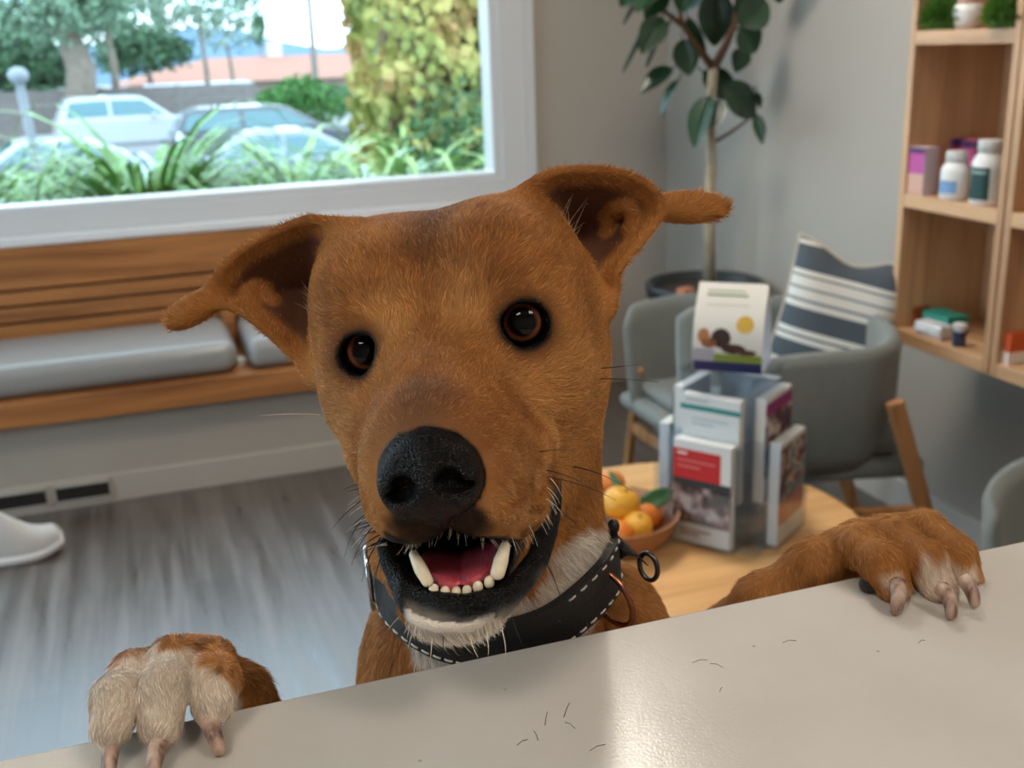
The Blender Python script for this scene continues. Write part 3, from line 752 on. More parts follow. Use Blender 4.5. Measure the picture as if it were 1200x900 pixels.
# floor: grey-brown vinyl planks running towards the window
nt = NT('vinyl_planks'); b = nt.bsdf((.1,)*3, .3, 0, .9); b.inputs['IOR'].default_value = 1.68
v = coords(nt)
br = nt.n('ShaderNodeTexBrick', offset=.37); br.inputs['Scale'].default_value = 1.0; br.inputs['Mortar Size'].default_value = .0012
br.inputs['Brick Width'].default_value = 1.2; br.inputs['Row Height'].default_value = .15
br.inputs['Color1'].default_value = (.35,.35,.35,1); br.inputs['Color2'].default_value = (.65,.65,.65,1); br.inputs['Mortar'].default_value = (.0,.0,.0,1)
mp = nt.n('ShaderNodeMapping'); mp.inputs['Rotation'].default_value = (0, 0, math.pi/2); nt.l(v, mp.inputs[0]); nt.l(mp.outputs[0], br.inputs['Vector'])
gr = nt.n('ShaderNodeTexNoise', i_Scale=1.0, i_Detail=7.0, i_Roughness=.65, i_Distortion=.4); nt.l(coords(nt, (26, 1.4, 1)), gr.inputs['Vector'])
mx = nt.n('ShaderNodeMix', data_type='RGBA', blend_type='MIX'); mx.inputs[0].default_value = .3; nt.l(gr.outputs[0], mx.inputs[6]); nt.l(br.outputs[0], mx.inputs[7])
nt.l(ramp(nt, mx.outputs[2], [(.2, lin((52,43,39))), (.48, lin((78,68,62))), (.62, lin((108,97,91)))]), b.inputs['Base Color'])
rr = nt.n('ShaderNodeMapRange'); nt.l(gr.outputs[0], rr.inputs[0]); rr.inputs[1].default_value = .3; rr.inputs[2].default_value = .7; rr.inputs[3].default_value = .25; rr.inputs[4].default_value = .40; nt.l(rr.outputs[0], b.inputs['Roughness'])
bp = nt.n('ShaderNodeBump', i_Strength=.15, i_Distance=.002); nt.l(gr.outputs[0], bp.inputs['Height']); nt.l(bp.outputs[0], b.inputs['Normal'])
MB().bx((XL-.1, YF-.1, -.06), (XR+.1, YB+.12, 0)).build('floor', nt.m, **S)
wallm = plain('wall_paint', (176,168,158), .85, bump=.25, bscale=140, var=.03, vscale=2)
MB().bx((XR, YF-.1, 0), (XR+.12, YB+.15, ZC)).build('wall_right', wallm, **S)
w = MB(); D0, D1, DZ = .5, 3.2, 2.4
w.bx((XL-.12, YF-.1, 0), (XL, D0, ZC)); w.bx((XL-.12, D1, 0), (XL, YB+.15, ZC)); w.bx((XL-.12, D0, DZ), (XL, D1, ZC)); w.bx((XL-.12, D0, 0), (XL, D1, .35)); w.build('wall_left', wallm, **S)
MB().bx((XL-.12, YF-.12, 0), (XR+.12, YF, ZC)).build('wall_front', wallm, **S)
w = MB()
w.bx((XL, YB, 0), (XR, YB+.15, WZ0)); w.bx((XL, YB, WZ1), (XR, YB+.15, ZC)); w.bx((XL, YB, WZ0), (WX0, YB+.15, WZ1)); w.bx((WX1, YB, WZ0), (XR, YB+.15, WZ1))
w.build('wall_back', wallm, **S)
MB().bx((XL-.12, YF-.12, ZC), (XR+.12, YB+.15, ZC+.1)).build('ceiling', plain('ceiling_paint', (226,222,214), .9, bump=.2, bscale=90), **S)
# window: white vinyl frame, casing, sill and one big pane
vinyl = plain('white_vinyl', (214,214,216), .4, bump=.03)
win = empty('window_1', ((WX0+WX1)/2, YB, WZ0), kind='structure')
def rel(o, e):  # keep world placement under an empty
    o.parent = e; o.matrix_parent_inverse = Matrix.Translation(e.location).inverted() if e.rotation_euler.z == 0 else (Matrix.Translation(e.location) @ e.rotation_euler.to_matrix().to_4x4()).inverted(); return o
def ring(x0, x1, z0, z1, y0, y1, l, r, d, u):
    """mitred picture-frame ring: opening x0..x1, z0..z1, widths left, right, down, up"""
    m = MB(); I = [(x0, z0), (x1, z0), (x1, z1), (x0, z1)]; O = [(x0-l, z0-d), (x1+r, z0-d), (x1+r, z1+u), (x0-l, z1+u)]
    V = {(k, y): [m.bm.verts.new((x, yy, z)) for x, z in (I if k == 'i' else O)] for k in 'io' for y, yy in ((0, y0), (1, y1))}
    for i in range(4):
        j = (i+1) % 4
        for q in ((('o', 0, i), ('o', 0, j), ('i', 0, j), ('i', 0, i)), (('o', 1, j), ('o', 1, i), ('i', 1, i), ('i', 1, j)), (('i', 0, i), ('i', 0, j), ('i', 1, j), ('i', 1, i)), (('o', 0, j), ('o', 0, i), ('o', 1, i), ('o', 1, j))):
            m.bm.faces.new([V[k, y][n] for k, y, n in q])
    return m
rel(ring(WX0, WX1, WZ0, WZ1, YB-.028, YB-.0005, .100, .100, .064, .09).build('window_casing', vinyl, bev=.004), win)
rel(ring(WX0-.1005, WX1+.1005, WZ0-.0645, WZ1+.0905, YB-.038, YB-.0005, .034, .034, .0, .03).build('window_trim', vinyl, bev=.004) if False else ring(WX0-.1005, WX1+.1005, WZ0-.0645, WZ1+.0905, YB-.038, YB-.0005, .034, .034, .0015, .03).build('casing_edge', vinyl), win)
o_ = .032
rel(ring(WX0+o_, WX1-o_, WZ0+o_-.004, WZ1-o_, YB-.012, YB+.10, o_-.0005, o_-.0005, o_-.0045, o_-.0005).build('window_frame', vinyl, bev=.004), win)
rel(MB().bx((WX0-.14, YB-.06, WZ0-.10), (WX1+.14, YB-.002, WZ0-.066)).build('window_sill', plain('sill_paint', (232,232,234), .35), bev=.006), win)
nt = NT('window_glass'); tr = nt.n('ShaderNodeBsdfTransparent'); gl = nt.n('ShaderNodeBsdfGlossy', i_Roughness=.0) if False else nt.n('ShaderNodeBsdfGlossy'); gl.inputs['Roughness'].default_value = .01
tr.inputs[0].default_value = (.93, .97, .97, 1); fl_ = nt.n('ShaderNodeLayerWeight'); fl_.inputs[0].default_value = .5; pw_ = nt.n('ShaderNodeMath', operation='POWER', i_1=4.0); nt.l(fl_.outputs['Facing'], pw_.inputs[0]); fr = nt.n('ShaderNodeMath', operation='MULTIPLY_ADD', i_1=.6, i_2=.035); nt.l(pw_.outputs[0], fr.inputs[0]); ms = nt.n('ShaderNodeMixShader')
nt.l(fr.outputs[0], ms.inputs[0]); nt.l(tr.outputs[0], ms.inputs[1]); nt.l(gl.outputs[0], ms.inputs[2]); nt.l(ms.outputs[0], nt.out.inputs[0])
rel(MB().bx((WX0+o_, YB+.055, WZ0+o_), (WX1-o_, YB+.060, WZ1-o_)).build('window_pane', nt.m), win)
w2 = empty('fill_window', (XL, (D0+D1)/2, .35), kind='structure'); f = MB()  # unseen side window, added to let in cool daylight fill from the left
f.bx((XL-.08, D0, .35), (XL-.02, D0+.05, DZ)); f.bx((XL-.08, D1-.05, .35), (XL-.02, D1, DZ)); f.bx((XL-.08, D0, .35), (XL-.02, D1, .40)); f.bx((XL-.08, D0, DZ-.05), (XL-.02, D1, DZ)); f.bx((XL-.08, (D0+D1)/2-.025, .35), (XL-.02, (D0+D1)/2+.025, DZ))
rel(f.build('window_frame', vinyl, bev=.004), w2); rel(MB().bx((XL-.055, D0+.05, .40), (XL-.050, D1-.05, DZ-.05)).build('window_pane', nt.m), w2)
base_m = plain('baseboard_paint', (206,200,192), .45)
MB().bx((XR-.014, YF, 0), (XR, YB-.002, .10)).build('baseboard_right', base_m, bev=.003, **S)
# ---------------------------------------------------------------- bench
oak = wood('bench_oak', (132,80,42), (176,116,66), 0, 1.0, .42)
BX0, BX1 = -2.6, 1.36
bench = empty('window_bench', (0, 3.75, 0), label='built-in oak bench with slatted back running under the big window', cat='bench')
def part(mb, name, mat, par, **k): return rel(mb.build(name, mat, **k), par)
part(MB().bx((BX0, 3.50, .300), (BX1, 4.02, .385)), 'seat_board', oak, bench, bev=.006)
part(MB().bx((BX0, 3.55, .0), (BX1, 3.60, .300)), 'base_panel', plain('bench_base_paint', (168,158,146), .7, var=.03), bench)
part(MB().bx((BX0, 3.538, .0), (BX1, 3.549, .095)), 'base_skirting', plain('skirting_paint', (178,168,156), .6), bench, bev=.003)
Yb = 3.985
z0s = [on_y(0, y, Yb)[2] for y in (290, 338)]
part(MB().bx((BX0, Yb, .640), (BX1, 4.03, .779)), 'top_rail', oak, bench, bev=.004)
for z0, z1 in ((.585, .630), (.527, .575), (.470, .517)): part(MB().bx((BX0, Yb+.004, z0), (BX1, 4.02, z1)), 'slat', oak, bench, bev=.004)
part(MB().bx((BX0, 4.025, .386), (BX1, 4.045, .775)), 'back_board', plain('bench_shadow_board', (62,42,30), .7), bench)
for px_ in (268,):
    x = on_y(px_, 380, 3.95)[0]
    part(MB().bx((x-.022, 3.90, .386), (x+.022, 3.983, .53)), 'divider_post', oak, bench, bev=.003)
vinylc = plain('grey_vinyl', (150,148,146), .27, bump=.05, bscale=60, spec=.55)
def cushion(x0, x1, lab):
    m = MB(); m.box(((x0+x1)/2, 3.735, .4385), (x1-x0, .43, .105), 0, .042, 5)
    o = m.build('bench_cushion', vinylc, smooth=True, label=lab, cat='cushion', group='grey vinyl bench cushions')
    # crowned top
    for v_ in o.data.vertices:
        if v_.co.z > .45: 
            u = (v_.co.x-(x0+x1)/2)/((x1-x0)/2); w_ = (v_.co.y-3.735)/.215
    return o
xs = on_y(277, 420, 3.6)[0]
cushion(-1.25, xs, 'long grey vinyl bench cushion left of the wooden divider post')
cushion(xs+.035, 1.34, 'grey vinyl bench cushion right of the divider post, behind the left dog ear')
part(MB().bx((xs+.004, 3.60, .3855), (xs+.031, 3.66, .405)), 'cushion_clip', plain('clip_plastic', (205,198,184), .5), bench)
# heating vents in the skirting
dark = plain('vent_dark', (22,20,19), .6)
def vent(x0, x1, lab):
    e = empty('floor_vent', ((x0+x1)/2, 3.53, .03), label=lab, cat='vent', group='vents in the bench skirting')
    fr_ = MB(); z0, z1 = .022, .082
    fr_.bx((x0, 3.5325, z0), (x1, 3.538, z0+.007)); fr_.bx((x0, 3.5325, z1-.007), (x1, 3.538, z1)); fr_.bx((x0, 3.5325, z0), (x0+.007, 3.538, z1)); fr_.bx((x1-.007, 3.5325, z0), (x1, 3.538, z1))
    rel(fr_.build('vent_frame', plain('skirting_paint', (178,168,156), .6)), e)
    rel(MB().bx((x0+.006, 3.5365, z0+.006), (x1-.006, 3.538, z1-.006)).build('vent_back', dark), e)
    g = MB(); n = int((x1-x0)/.011)
    for i in range(n): xx = x0+.010+(x1-x0-.02)*i/(n-1); g.box((xx, 3.5345, (z0+z1)/2), (.003, .003, z1-z0-.012))
    rel(g.build('vent_grille', plain('vent_grille_metal', (58,54,50), .5)), e)
vent(-.365, -.188, 'dark heating vent in bench skirting, the right one beside the sneaker')
vent(-.556, -.378, 'dark heating vent in bench skirting, cut by the left frame edge')
# ---------------------------------------------------------------- counter
nt = NT('white_quartz'); b = nt.bsdf(lin((205,200,192)), .17, 0, .5)
n1 = nt.n('ShaderNodeTexNoise', i_Scale=7.0, i_Detail=5.0); nt.l(coords(nt), n1.inputs['Vector'])
n2 = nt.n('ShaderNodeTexNoise', i_Scale=900.0, i_Detail=2.0); nt.l(coords(nt), n2.inputs['Vector'])
c1 = ramp(nt, n1.outputs[0], [(.35, lin((197,191,183))), (.65, lin((210,205,198)))])
vo = nt.n('ShaderNodeTexVoronoi', i_Scale=42.0); nt.l(coords(nt), vo.inputs['Vector'])
sp = ramp(nt, vo.outputs['Distance'], [(.0, (.12, .11, .10)), (.028, (.35, .33, .3)), (.05, (1, 1, 1))])
mx = nt.n('ShaderNodeMix', data_type='RGBA', blend_type='MULTIPLY'); mx.inputs[0].default_value = .55; nt.l(c1, mx.inputs[6]); nt.l(sp, mx.inputs[7]); nt.l(mx.outputs[2], b.inputs['Base Color'])
bp = nt.n('ShaderNodeBump', i_Strength=.12, i_Distance=.0006); nt.l(n2.outputs[0], bp.inputs['Height']); nt.l(bp.outputs[0], b.inputs['Normal'])
ct = empty('reception_counter', (.5, .15, 0), label='white quartz topped reception counter the dog leans its paws on', cat='counter')
part(MB().bx((-1.6, -.10, 1.085), (1.75, .42, 1.115)), 'countertop', nt.m, ct, bev=.002)
part(MB().bx((-1.55, -.02, .0), (1.70, .16, 1.084)), 'counter_front', wood('counter_oak', (140,96,58), (186,140,94), 2), ct)
# stray hairs on the counter
hm = MB()
for px_, py_, l_, a_ in ((612,870,14,.5),(628,862,12,2.0),(640,842,16,1.4),(664,832,18,1.2),(668,850,14,2.6),(700,876,20,.4),(820,775,18,.2),(840,780,16,-.3),(925,752,16,.15),(745,690,5,.3),(1080,752,8,.4),(845,808,6,1.)):
    p0 = on_z(px_-l_/2*math.cos(a_), py_+l_/2*math.sin(a_), CZ+.0004); p1 = on_z(px_, py_-2, CZ+.0009); p2 = on_z(px_+l_/2*math.cos(a_), py_-l_/2*math.sin(a_), CZ+.0004)
    hm.tube([tuple(p0), tuple(p1), tuple(p2)], .00014, 4)
hm.build('stray_hairs', plain('hair_dark', (40,32,28), .6), kind='stuff', label='few stray dark hairs lying on the white counter', cat='hair')
# ---------------------------------------------------------------- ceiling lights
def lum(x, y, sx, sy, power, rgb, lab):
    e = empty('ceiling_light', (x, y, ZC-.03), label=lab, cat='ceiling light', group='square ceiling panel lights')
    part(MB().bx((x-sx/2-.02, y-sy/2-.02, ZC-.02), (x+sx/2+.02, y+sy/2+.02, ZC-.001)), 'light_frame', vinyl, e)
    nt = NT('panel_glow'); em_ = nt.n('ShaderNodeEmission'); em_.inputs[0].default_value = (*rgb, 1); em_.inputs[1].default_value = power; nt.l(em_.outputs[0], nt.out.inputs[0])
    part(MB().bx((x-sx/2, y-sy/2, ZC-.026), (x+sx/2, y+sy/2, ZC-.0205)), 'light_diffuser', nt.m, e)
WARM = (1.0, .90, .78)
lum(.84, 2.30, .48, .52, L_FRONT, WARM, 'square ceiling light panel above the waiting area')
lum(-.75, -.55, .6, .6, L_BACK, WARM, 'square ceiling light panel behind the counter on the left')
lum(.95, -.75, .6, .6, L_BACK, WARM, 'square ceiling light panel behind the counter on the right')
# ---------------------------------------------------------------- sneaker
def sneaker():
    e = empty('sneaker', (-.455, 3.20, 0), label='pale white sneaker on the floor at the left edge by the vents', cat='shoe')
    # outline along x (toe to the right), sections across y
    xs_ = -.165+.29*np.sin(np.linspace(0, math.pi/2, 40)); V = []; n = 20
    for x in xs_:
        t = (x+.165)/.29
        hw = .046*math.sin(math.pi*min(1, max(.0, (1.06-t)*.9+.06)))**.42*(1-.25*math.exp(-((t-.35)/.2)**2)) if t < 1 else .004
        top = .044+.095*(1/(1+math.exp((t-.55)*10)))+.022*math.sin(math.pi*min(1, t*1.0))
        if t > .9: top *= max(.25, math.sqrt(max(0, 1-((t-.9)/.105)**2)))
        lift = .022*max(0, (t-.72)/.28)**2
        for k in range(n):
            a = math.pi*k/(n-1); V.append((x, -hw*math.cos(a), .024+lift+top*math.sin(a)**.7))
    F = [[i*n+k, i*n+k+1, (i+1)*n+k+1, (i+1)*n+k] for i in range(len(xs_)-1) for k in range(n-1)]
    up = from_np('upper', np.array(V), F, plain('sneaker_knit', (206,202,198), .8, bump=.5, bscale=500, var=.05), e); sm_ = up.modifiers.new('s', 'SOLIDIFY'); sm_.thickness = .003
    sm_ = up.modifiers.new('d', 'SUBSURF'); sm_.levels = sm_.render_levels = 1
    V = []; m_ = 8
    for x in xs_:
        t = (x+.165)/.29; hw = .050*math.sin(math.pi*min(1, max(.0, (1.06-t)*.9+.06)))**.42*(1-.22*math.exp(-((t-.35)/.2)**2)); lift = .024*max(0, (t-.72)/.28)**2
        for y_, z_ in ((-hw, .0015), (-hw-.002, .014), (-hw, .028), (-hw*.6, .030), (hw*.6, .030), (hw, .028), (hw+.002, .014), (hw, .0015)): V.append((x+(.006 if x == xs_[-1] else 0), y_, z_+lift))
    F = [[i*m_+k, i*m_+(k+1) % m_, (i+1)*m_+(k+1) % m_, (i+1)*m_+k] for i in range(len(xs_)-1) for k in range(m_)]+[list(range(m_))[::-1], [(len(xs_)-1)*m_+k for k in range(m_)]]
    from_np('sole', np.array(V), F, plain('sneaker_foam', (222,220,218), .6), e)
    for i in range(4):
        mb = MB(); x = -.055+i*.022; mb.tube([(x, -.030, .083-.010*i), (x+.006, 0, .103-.0125*i), (x+.002, .030, .083-.010*i)], .0028, 6); mb.build('lace', plain('lace_cotton', (214,210,204), .8), e)
    e.rotation_euler.z = .12
    return e
sneaker()
# ================================================================ FURNITURE
pale_oak = wood('pale_oak', (168,126,92), (206,164,124), 2, .8, .42)
pale_oak_x = wood('table_oak', (204,150,94), (234,186,128), 0, .8, .30)
fabric = plain('chair_fabric', (118,122,118), .85, bump=.5, bscale=700, var=.05, vscale=30, **{'Sheen_Weight': .25})
legoak = wood('leg_oak', (140,92,54), (182,130,84), 2, 1.0, .45)
# ---- coffee table
tb = empty('coffee_table', (.95, 1.78, 0), label='round light wood coffee table in front of the grey chairs', cat='table')
MB().lathe([(0, .422), (.345, .422), (.358, .428), (.360, .440), (.356, .448), (.350, .450), (0, .450)], n=72).build('tabletop', pale_oak_x, tb)
for k in range(3):
    a = k*2.094+.4; MB().tube([(.17*math.cos(a), .17*math.sin(a), .421), (.27*math.cos(a), .27*math.sin(a), .0)], [.020, .014], 14).build('leg', legoak, tb)
# ---- chairs
def side_frame(par, s, w, front=-.305):
    """slanted wooden legs with a rail on one side (s=-1/+1), chair faces -y"""
    x = s*w
    for (y0, z0, y1) in ((.17, .52 if False else .50, .285), (front+.185, .40, front+.07)):
        d = Vector((0, y1-y0, -z0)); ang = math.atan2(d.y, -d.z)
        MB().box((x+s*.012, (y0+y1)/2, z0/2), (.026, .036, math.hypot(y1-y0, z0)-.004), Matrix.Rotation(ang, 4, 'X'), .006).build('leg', legoak, par)
    MB().box((x+s*.010, (front+.14+.22)/2, .27), (.022, .08-front, .042), 0, .005).build('side_rail', legoak, par)
def tub_frame(par, s):
    for (y0, z0, y1) in ((.085, .575, .275), (-.14, .40, -.225)):
        ang = math.atan2(y1-y0, z0); MB().box((s*.322, (y0+y1)/2, z0/2), (.024, .040, math.hypot(y1-y0, z0)-.004), Matrix.Rotation(ang, 4, 'X'), .006).build('leg', legoak, par)
    MB().box((s*.320, -.005, .285), (.022, .345, .050), 0, .005).build('side_rail', legoak, par)
def rounded_panel(w, h, r, n=8):
    """outline points of a panel with rounded top corners"""
    P_ = [(-w, 0)]
    for k in range(n+1): a = math.pi-k/n*math.pi/2; P_.append((-w+r+r*math.cos(a), h-r+r*math.sin(a)))
    for k in range(n+1): a = math.pi/2-k/n*math.pi/2; P_.append((w-r+r*math.cos(a), h-r+r*math.sin(a)))
    P_.append((w, 0)); return P_
def side_chair(loc, rz, lab, sc=1.0, front=-.305):
    e = empty('lounge_chair', loc, rz, label=lab, cat='chair', group='grey upholstered lounge chairs'); e.scale = (sc, sc, sc)
    # back panel: curved upholstered slab
    W, Hh, th = .285, .34, .045; nu, nv = 25, 15; V = []; F = []
    def bk(u, v):  # centre surface
        x = W*u; z = .36+Hh*v; r = .075
        cx, cz = W-r, .36+Hh-r
        if abs(x) > cx and z > cz:
            dx, dz = abs(x)-cx, z-cz; L_ = max(dx, dz)/max(math.hypot(dx, dz), 1e-6); x = math.copysign(cx+dx*L_, x); z = cz+dz*L_
        return Vector((x, .235+.075*v-.11*u*u, z))
    m = MB(); bmv = {}
    for s_ in (0, 1):
        for i in range(nu+1):
            for j in range(nv+1):
                u, v = i/nu*2-1, j/nv; p = bk(u, v); edge = min(1, min(1-abs(u), 1-v if v > .5 else 1)/.10); t_ = th/2*(.35+.65*math.sqrt(max(0, 1-(1-edge)**2)))
                bmv[s_, i, j] = m.bm.verts.new(p+Vector((0, (-t_ if s_ == 0 else t_), 0)))
    for s_ in (0, 1):
        for i in range(nu):
            for j in range(nv):
                f = m.bm.faces.new([bmv[s_, i, j], bmv[s_, i+1, j], bmv[s_, i+1, j+1], bmv[s_, i, j+1]]); f.smooth = True
    rim_ = [(i, 0) for i in range(nu)]+[(nu, j) for j in range(nv)]+[(i, nv) for i in range(nu, 0, -1)]+[(0, j) for j in range(nv, 0, -1)]
    for a, b in zip(rim_, rim_[1:]+rim_[:1]): f = m.bm.faces.new([bmv[0, *a], bmv[0, *b], bmv[1, *b], bmv[1, *a]]); f.smooth = True
    m.build('backrest', fabric, e)
    MB().box((0, (front+.235)/2, .375), (.57, .235-front, .05), 0, .022, 4).build('seat', fabric, e, smooth=True)
    MB().box((0, (front+.02+.18)/2, .424), (.47, .16-front, .048), 0, .022, 4).build('seat_pad', fabric, e, smooth=True)
    for s_ in (-1, 1): side_frame(e, s_, .225, front)
    return e
def tub_chair(loc, rz, lab):
    e = empty('lounge_chair', loc, rz, label=lab, cat='chair', group='grey upholstered lounge chairs')
    # U-shaped shell, arms low, back a little higher; faces -y
    path = []; N = 48
    for k in range(N+1):
        t = k/N*2-1; a = t*math.pi/2*1.0
        if abs(t) < .55: aa = t/.55*math.pi/2; path.append((.30*math.sin(aa), .02+.17*math.cos(aa), .69+.004*math.cos(aa)**2))
        else: q = (abs(t)-.55)/.45; path.append((math.copysign(.30+.01*q, t), .02-.30*q, .69-.006*q-.04*q**6))
    m = MB(); rows = []
    prof = []  # outer bottom -> outer top -> rim -> inner
    for i, (x, y, zt) in enumerate(path):
        p = Vector((x, y, 0)); a = Vector((path[min(i+1, N)][0]-path[max(i-1, 0)][0], path[min(i+1, N)][1]-path[max(i-1, 0)][1], 0)).normalized(); nrm = Vector((-a.y, a.x, 0))
        if nrm.dot(Vector((x, y-.0, 0))) < 0: nrm = -nrm
        row = []; z0 = .36
        for f_, z in ((-.055, z0), (-.03, z0+.07), (-.004, z0+.17), (.0, zt-.03), (-.006, zt-.008), (-.022, zt), (-.038, zt-.008), (-.044, zt-.03), (-.055, z0+.15), (-.10, z0+.05)):
            row.append(m.bm.verts.new(p+nrm*f_+Vector((0, 0, z))))
        rows.append(row)
    for A, B in zip(rows, rows[1:]):
        for k in range(len(A)):
            f = m.bm.faces.new([A[k], B[k], B[(k+1) % len(A)], A[(k+1) % len(A)]]); f.smooth = True
    for R_ in (rows[0], rows[-1]): m.bm.faces.new(R_)
    m.build('shell', fabric, e)
    MB().box((0, -.04, .372), (.50, .50, .05), 0, .02, 4).build('seat', fabric, e, smooth=True)
    MB().box((0, -.06, .430), (.46, .46, .06), 0, .026, 4).build('seat_pad', fabric, e, smooth=True)
    for s_ in (-1, 1): tub_frame(e, s_)
    return e
side_chair((1.575, 2.71, 0), 0, 'grey lounge chair facing the camera, in front of the potted plant', .88, -.20)
tub_chair((1.577, 2.29, 0), -math.pi/2-.26, 'grey armchair with wooden legs holding the striped pillow below the wall shelf')
side_chair((1.56, 1.205, 0), .14, 'grey lounge chair at the right edge, only its rounded back showing over the counter', .885)
# ---- striped pillow
def pillow():
    nt = NT('striped_linen'); b = nt.bsdf((.5,)*3, .9); tc = nt.n('ShaderNodeTexCoord'); sx = nt.n('ShaderNodeSeparateXYZ'); nt.l(tc.outputs['Object'], sx.inputs[0])
    mr = nt.n('ShaderNodeMapRange'); nt.l(sx.outputs[2], mr.inputs[0]); mr.inputs[1].default_value = -.20; mr.inputs[2].default_value = .20
    r = nt.n('ShaderNodeValToRGB'); r.color_ramp.interpolation = 'CONSTANT'; e = r.color_ramp.elements
    lt, dk, md = lin((214,210,202)), lin((74,82,90)), lin((120,126,130))
    st = [(0, lt), (.06, dk), (.12, lt), (.17, dk), (.30, lt), (.335, dk), (.35, lt), (.385, dk), (.52, lt), (.56, md), (.58, lt), (.64, md), (.655, lt), (.715, dk), (.73, lt), (.76, dk), (.92, lt), (.945, md), (.96, lt)]
    while len(e) < len(st): e.new(.5)
    for k, (p, c) in zip(e, st): k.position = p; k.color = (*c, 1)
    nt.l(mr.outputs[0], r.inputs[0]); nt.l(r.outputs[0], b.inputs['Base Color'])
    wv = nt.n('ShaderNodeTexWave', i_Scale=160.0); wv.bands_direction = 'X'; nt.l(tc.outputs['Object'], wv.inputs['Vector']); bp = nt.n('ShaderNodeBump', i_Strength=.3, i_Distance=.001); nt.l(wv.outputs[0], bp.inputs['Height']); nt.l(bp.outputs[0], b.inputs['Normal'])
    n = 36; V = []; F = []
    for s_ in (-1, 1):
        for i in range(n+1):
            for j in range(n+1):
                u, v = i/n*2-1, j/n*2-1; puff = ((1-u**4)*(1-v**4))**.55
                x = .155*u*(1-.07*(1-v*v)); z = .19*v*(1-.07*(1-u*u)); 
                z -= .035*math.exp(-(u/.5)**2)*max(0, v)**2      # dented top edge
                V.append((x, s_*(.004+.055*puff)+.012*math.sin(3*u+2*v)*puff, z))
    k = n+1
    for s_ in (0, 1):
        for i in range(n):
            for j in range(n): F.append([s_*k*k+i*k+j, s_*k*k+(i+1)*k+j, s_*k*k+(i+1)*k+j+1, s_*k*k+i*k+j+1])
    rim_ = [(i, 0) for i in range(n)]+[(n, j) for j in range(n)]+[(i, n) for i in range(n, 0, -1)]+[(0, j) for j in range(n, 0, -1)]
    for a, b_ in zip(rim_, rim_[1:]+rim_[:1]): F.append([a[0]*k+a[1], b_[0]*k+b_[1], k*k+b_[0]*k+b_[1], k*k+a[0]*k+a[1]])
    o = from_np('striped_pillow', np.array(V), F, nt.m, None, label='grey and white striped square pillow leaning in the armchair', cat='pillow')
    o.location = PIL_LOC
    o.rotation_euler = PIL_ROT
    pp = [Vector(V[a[0]*k+a[1]]) for a in rim_]; pi_ = MB().tube([tuple(p*1.0) for p in pp], .005, 6, closed=True).build('piping', plain('pillow_piping', (186,176,160), .8), o)
    return o
pillow()
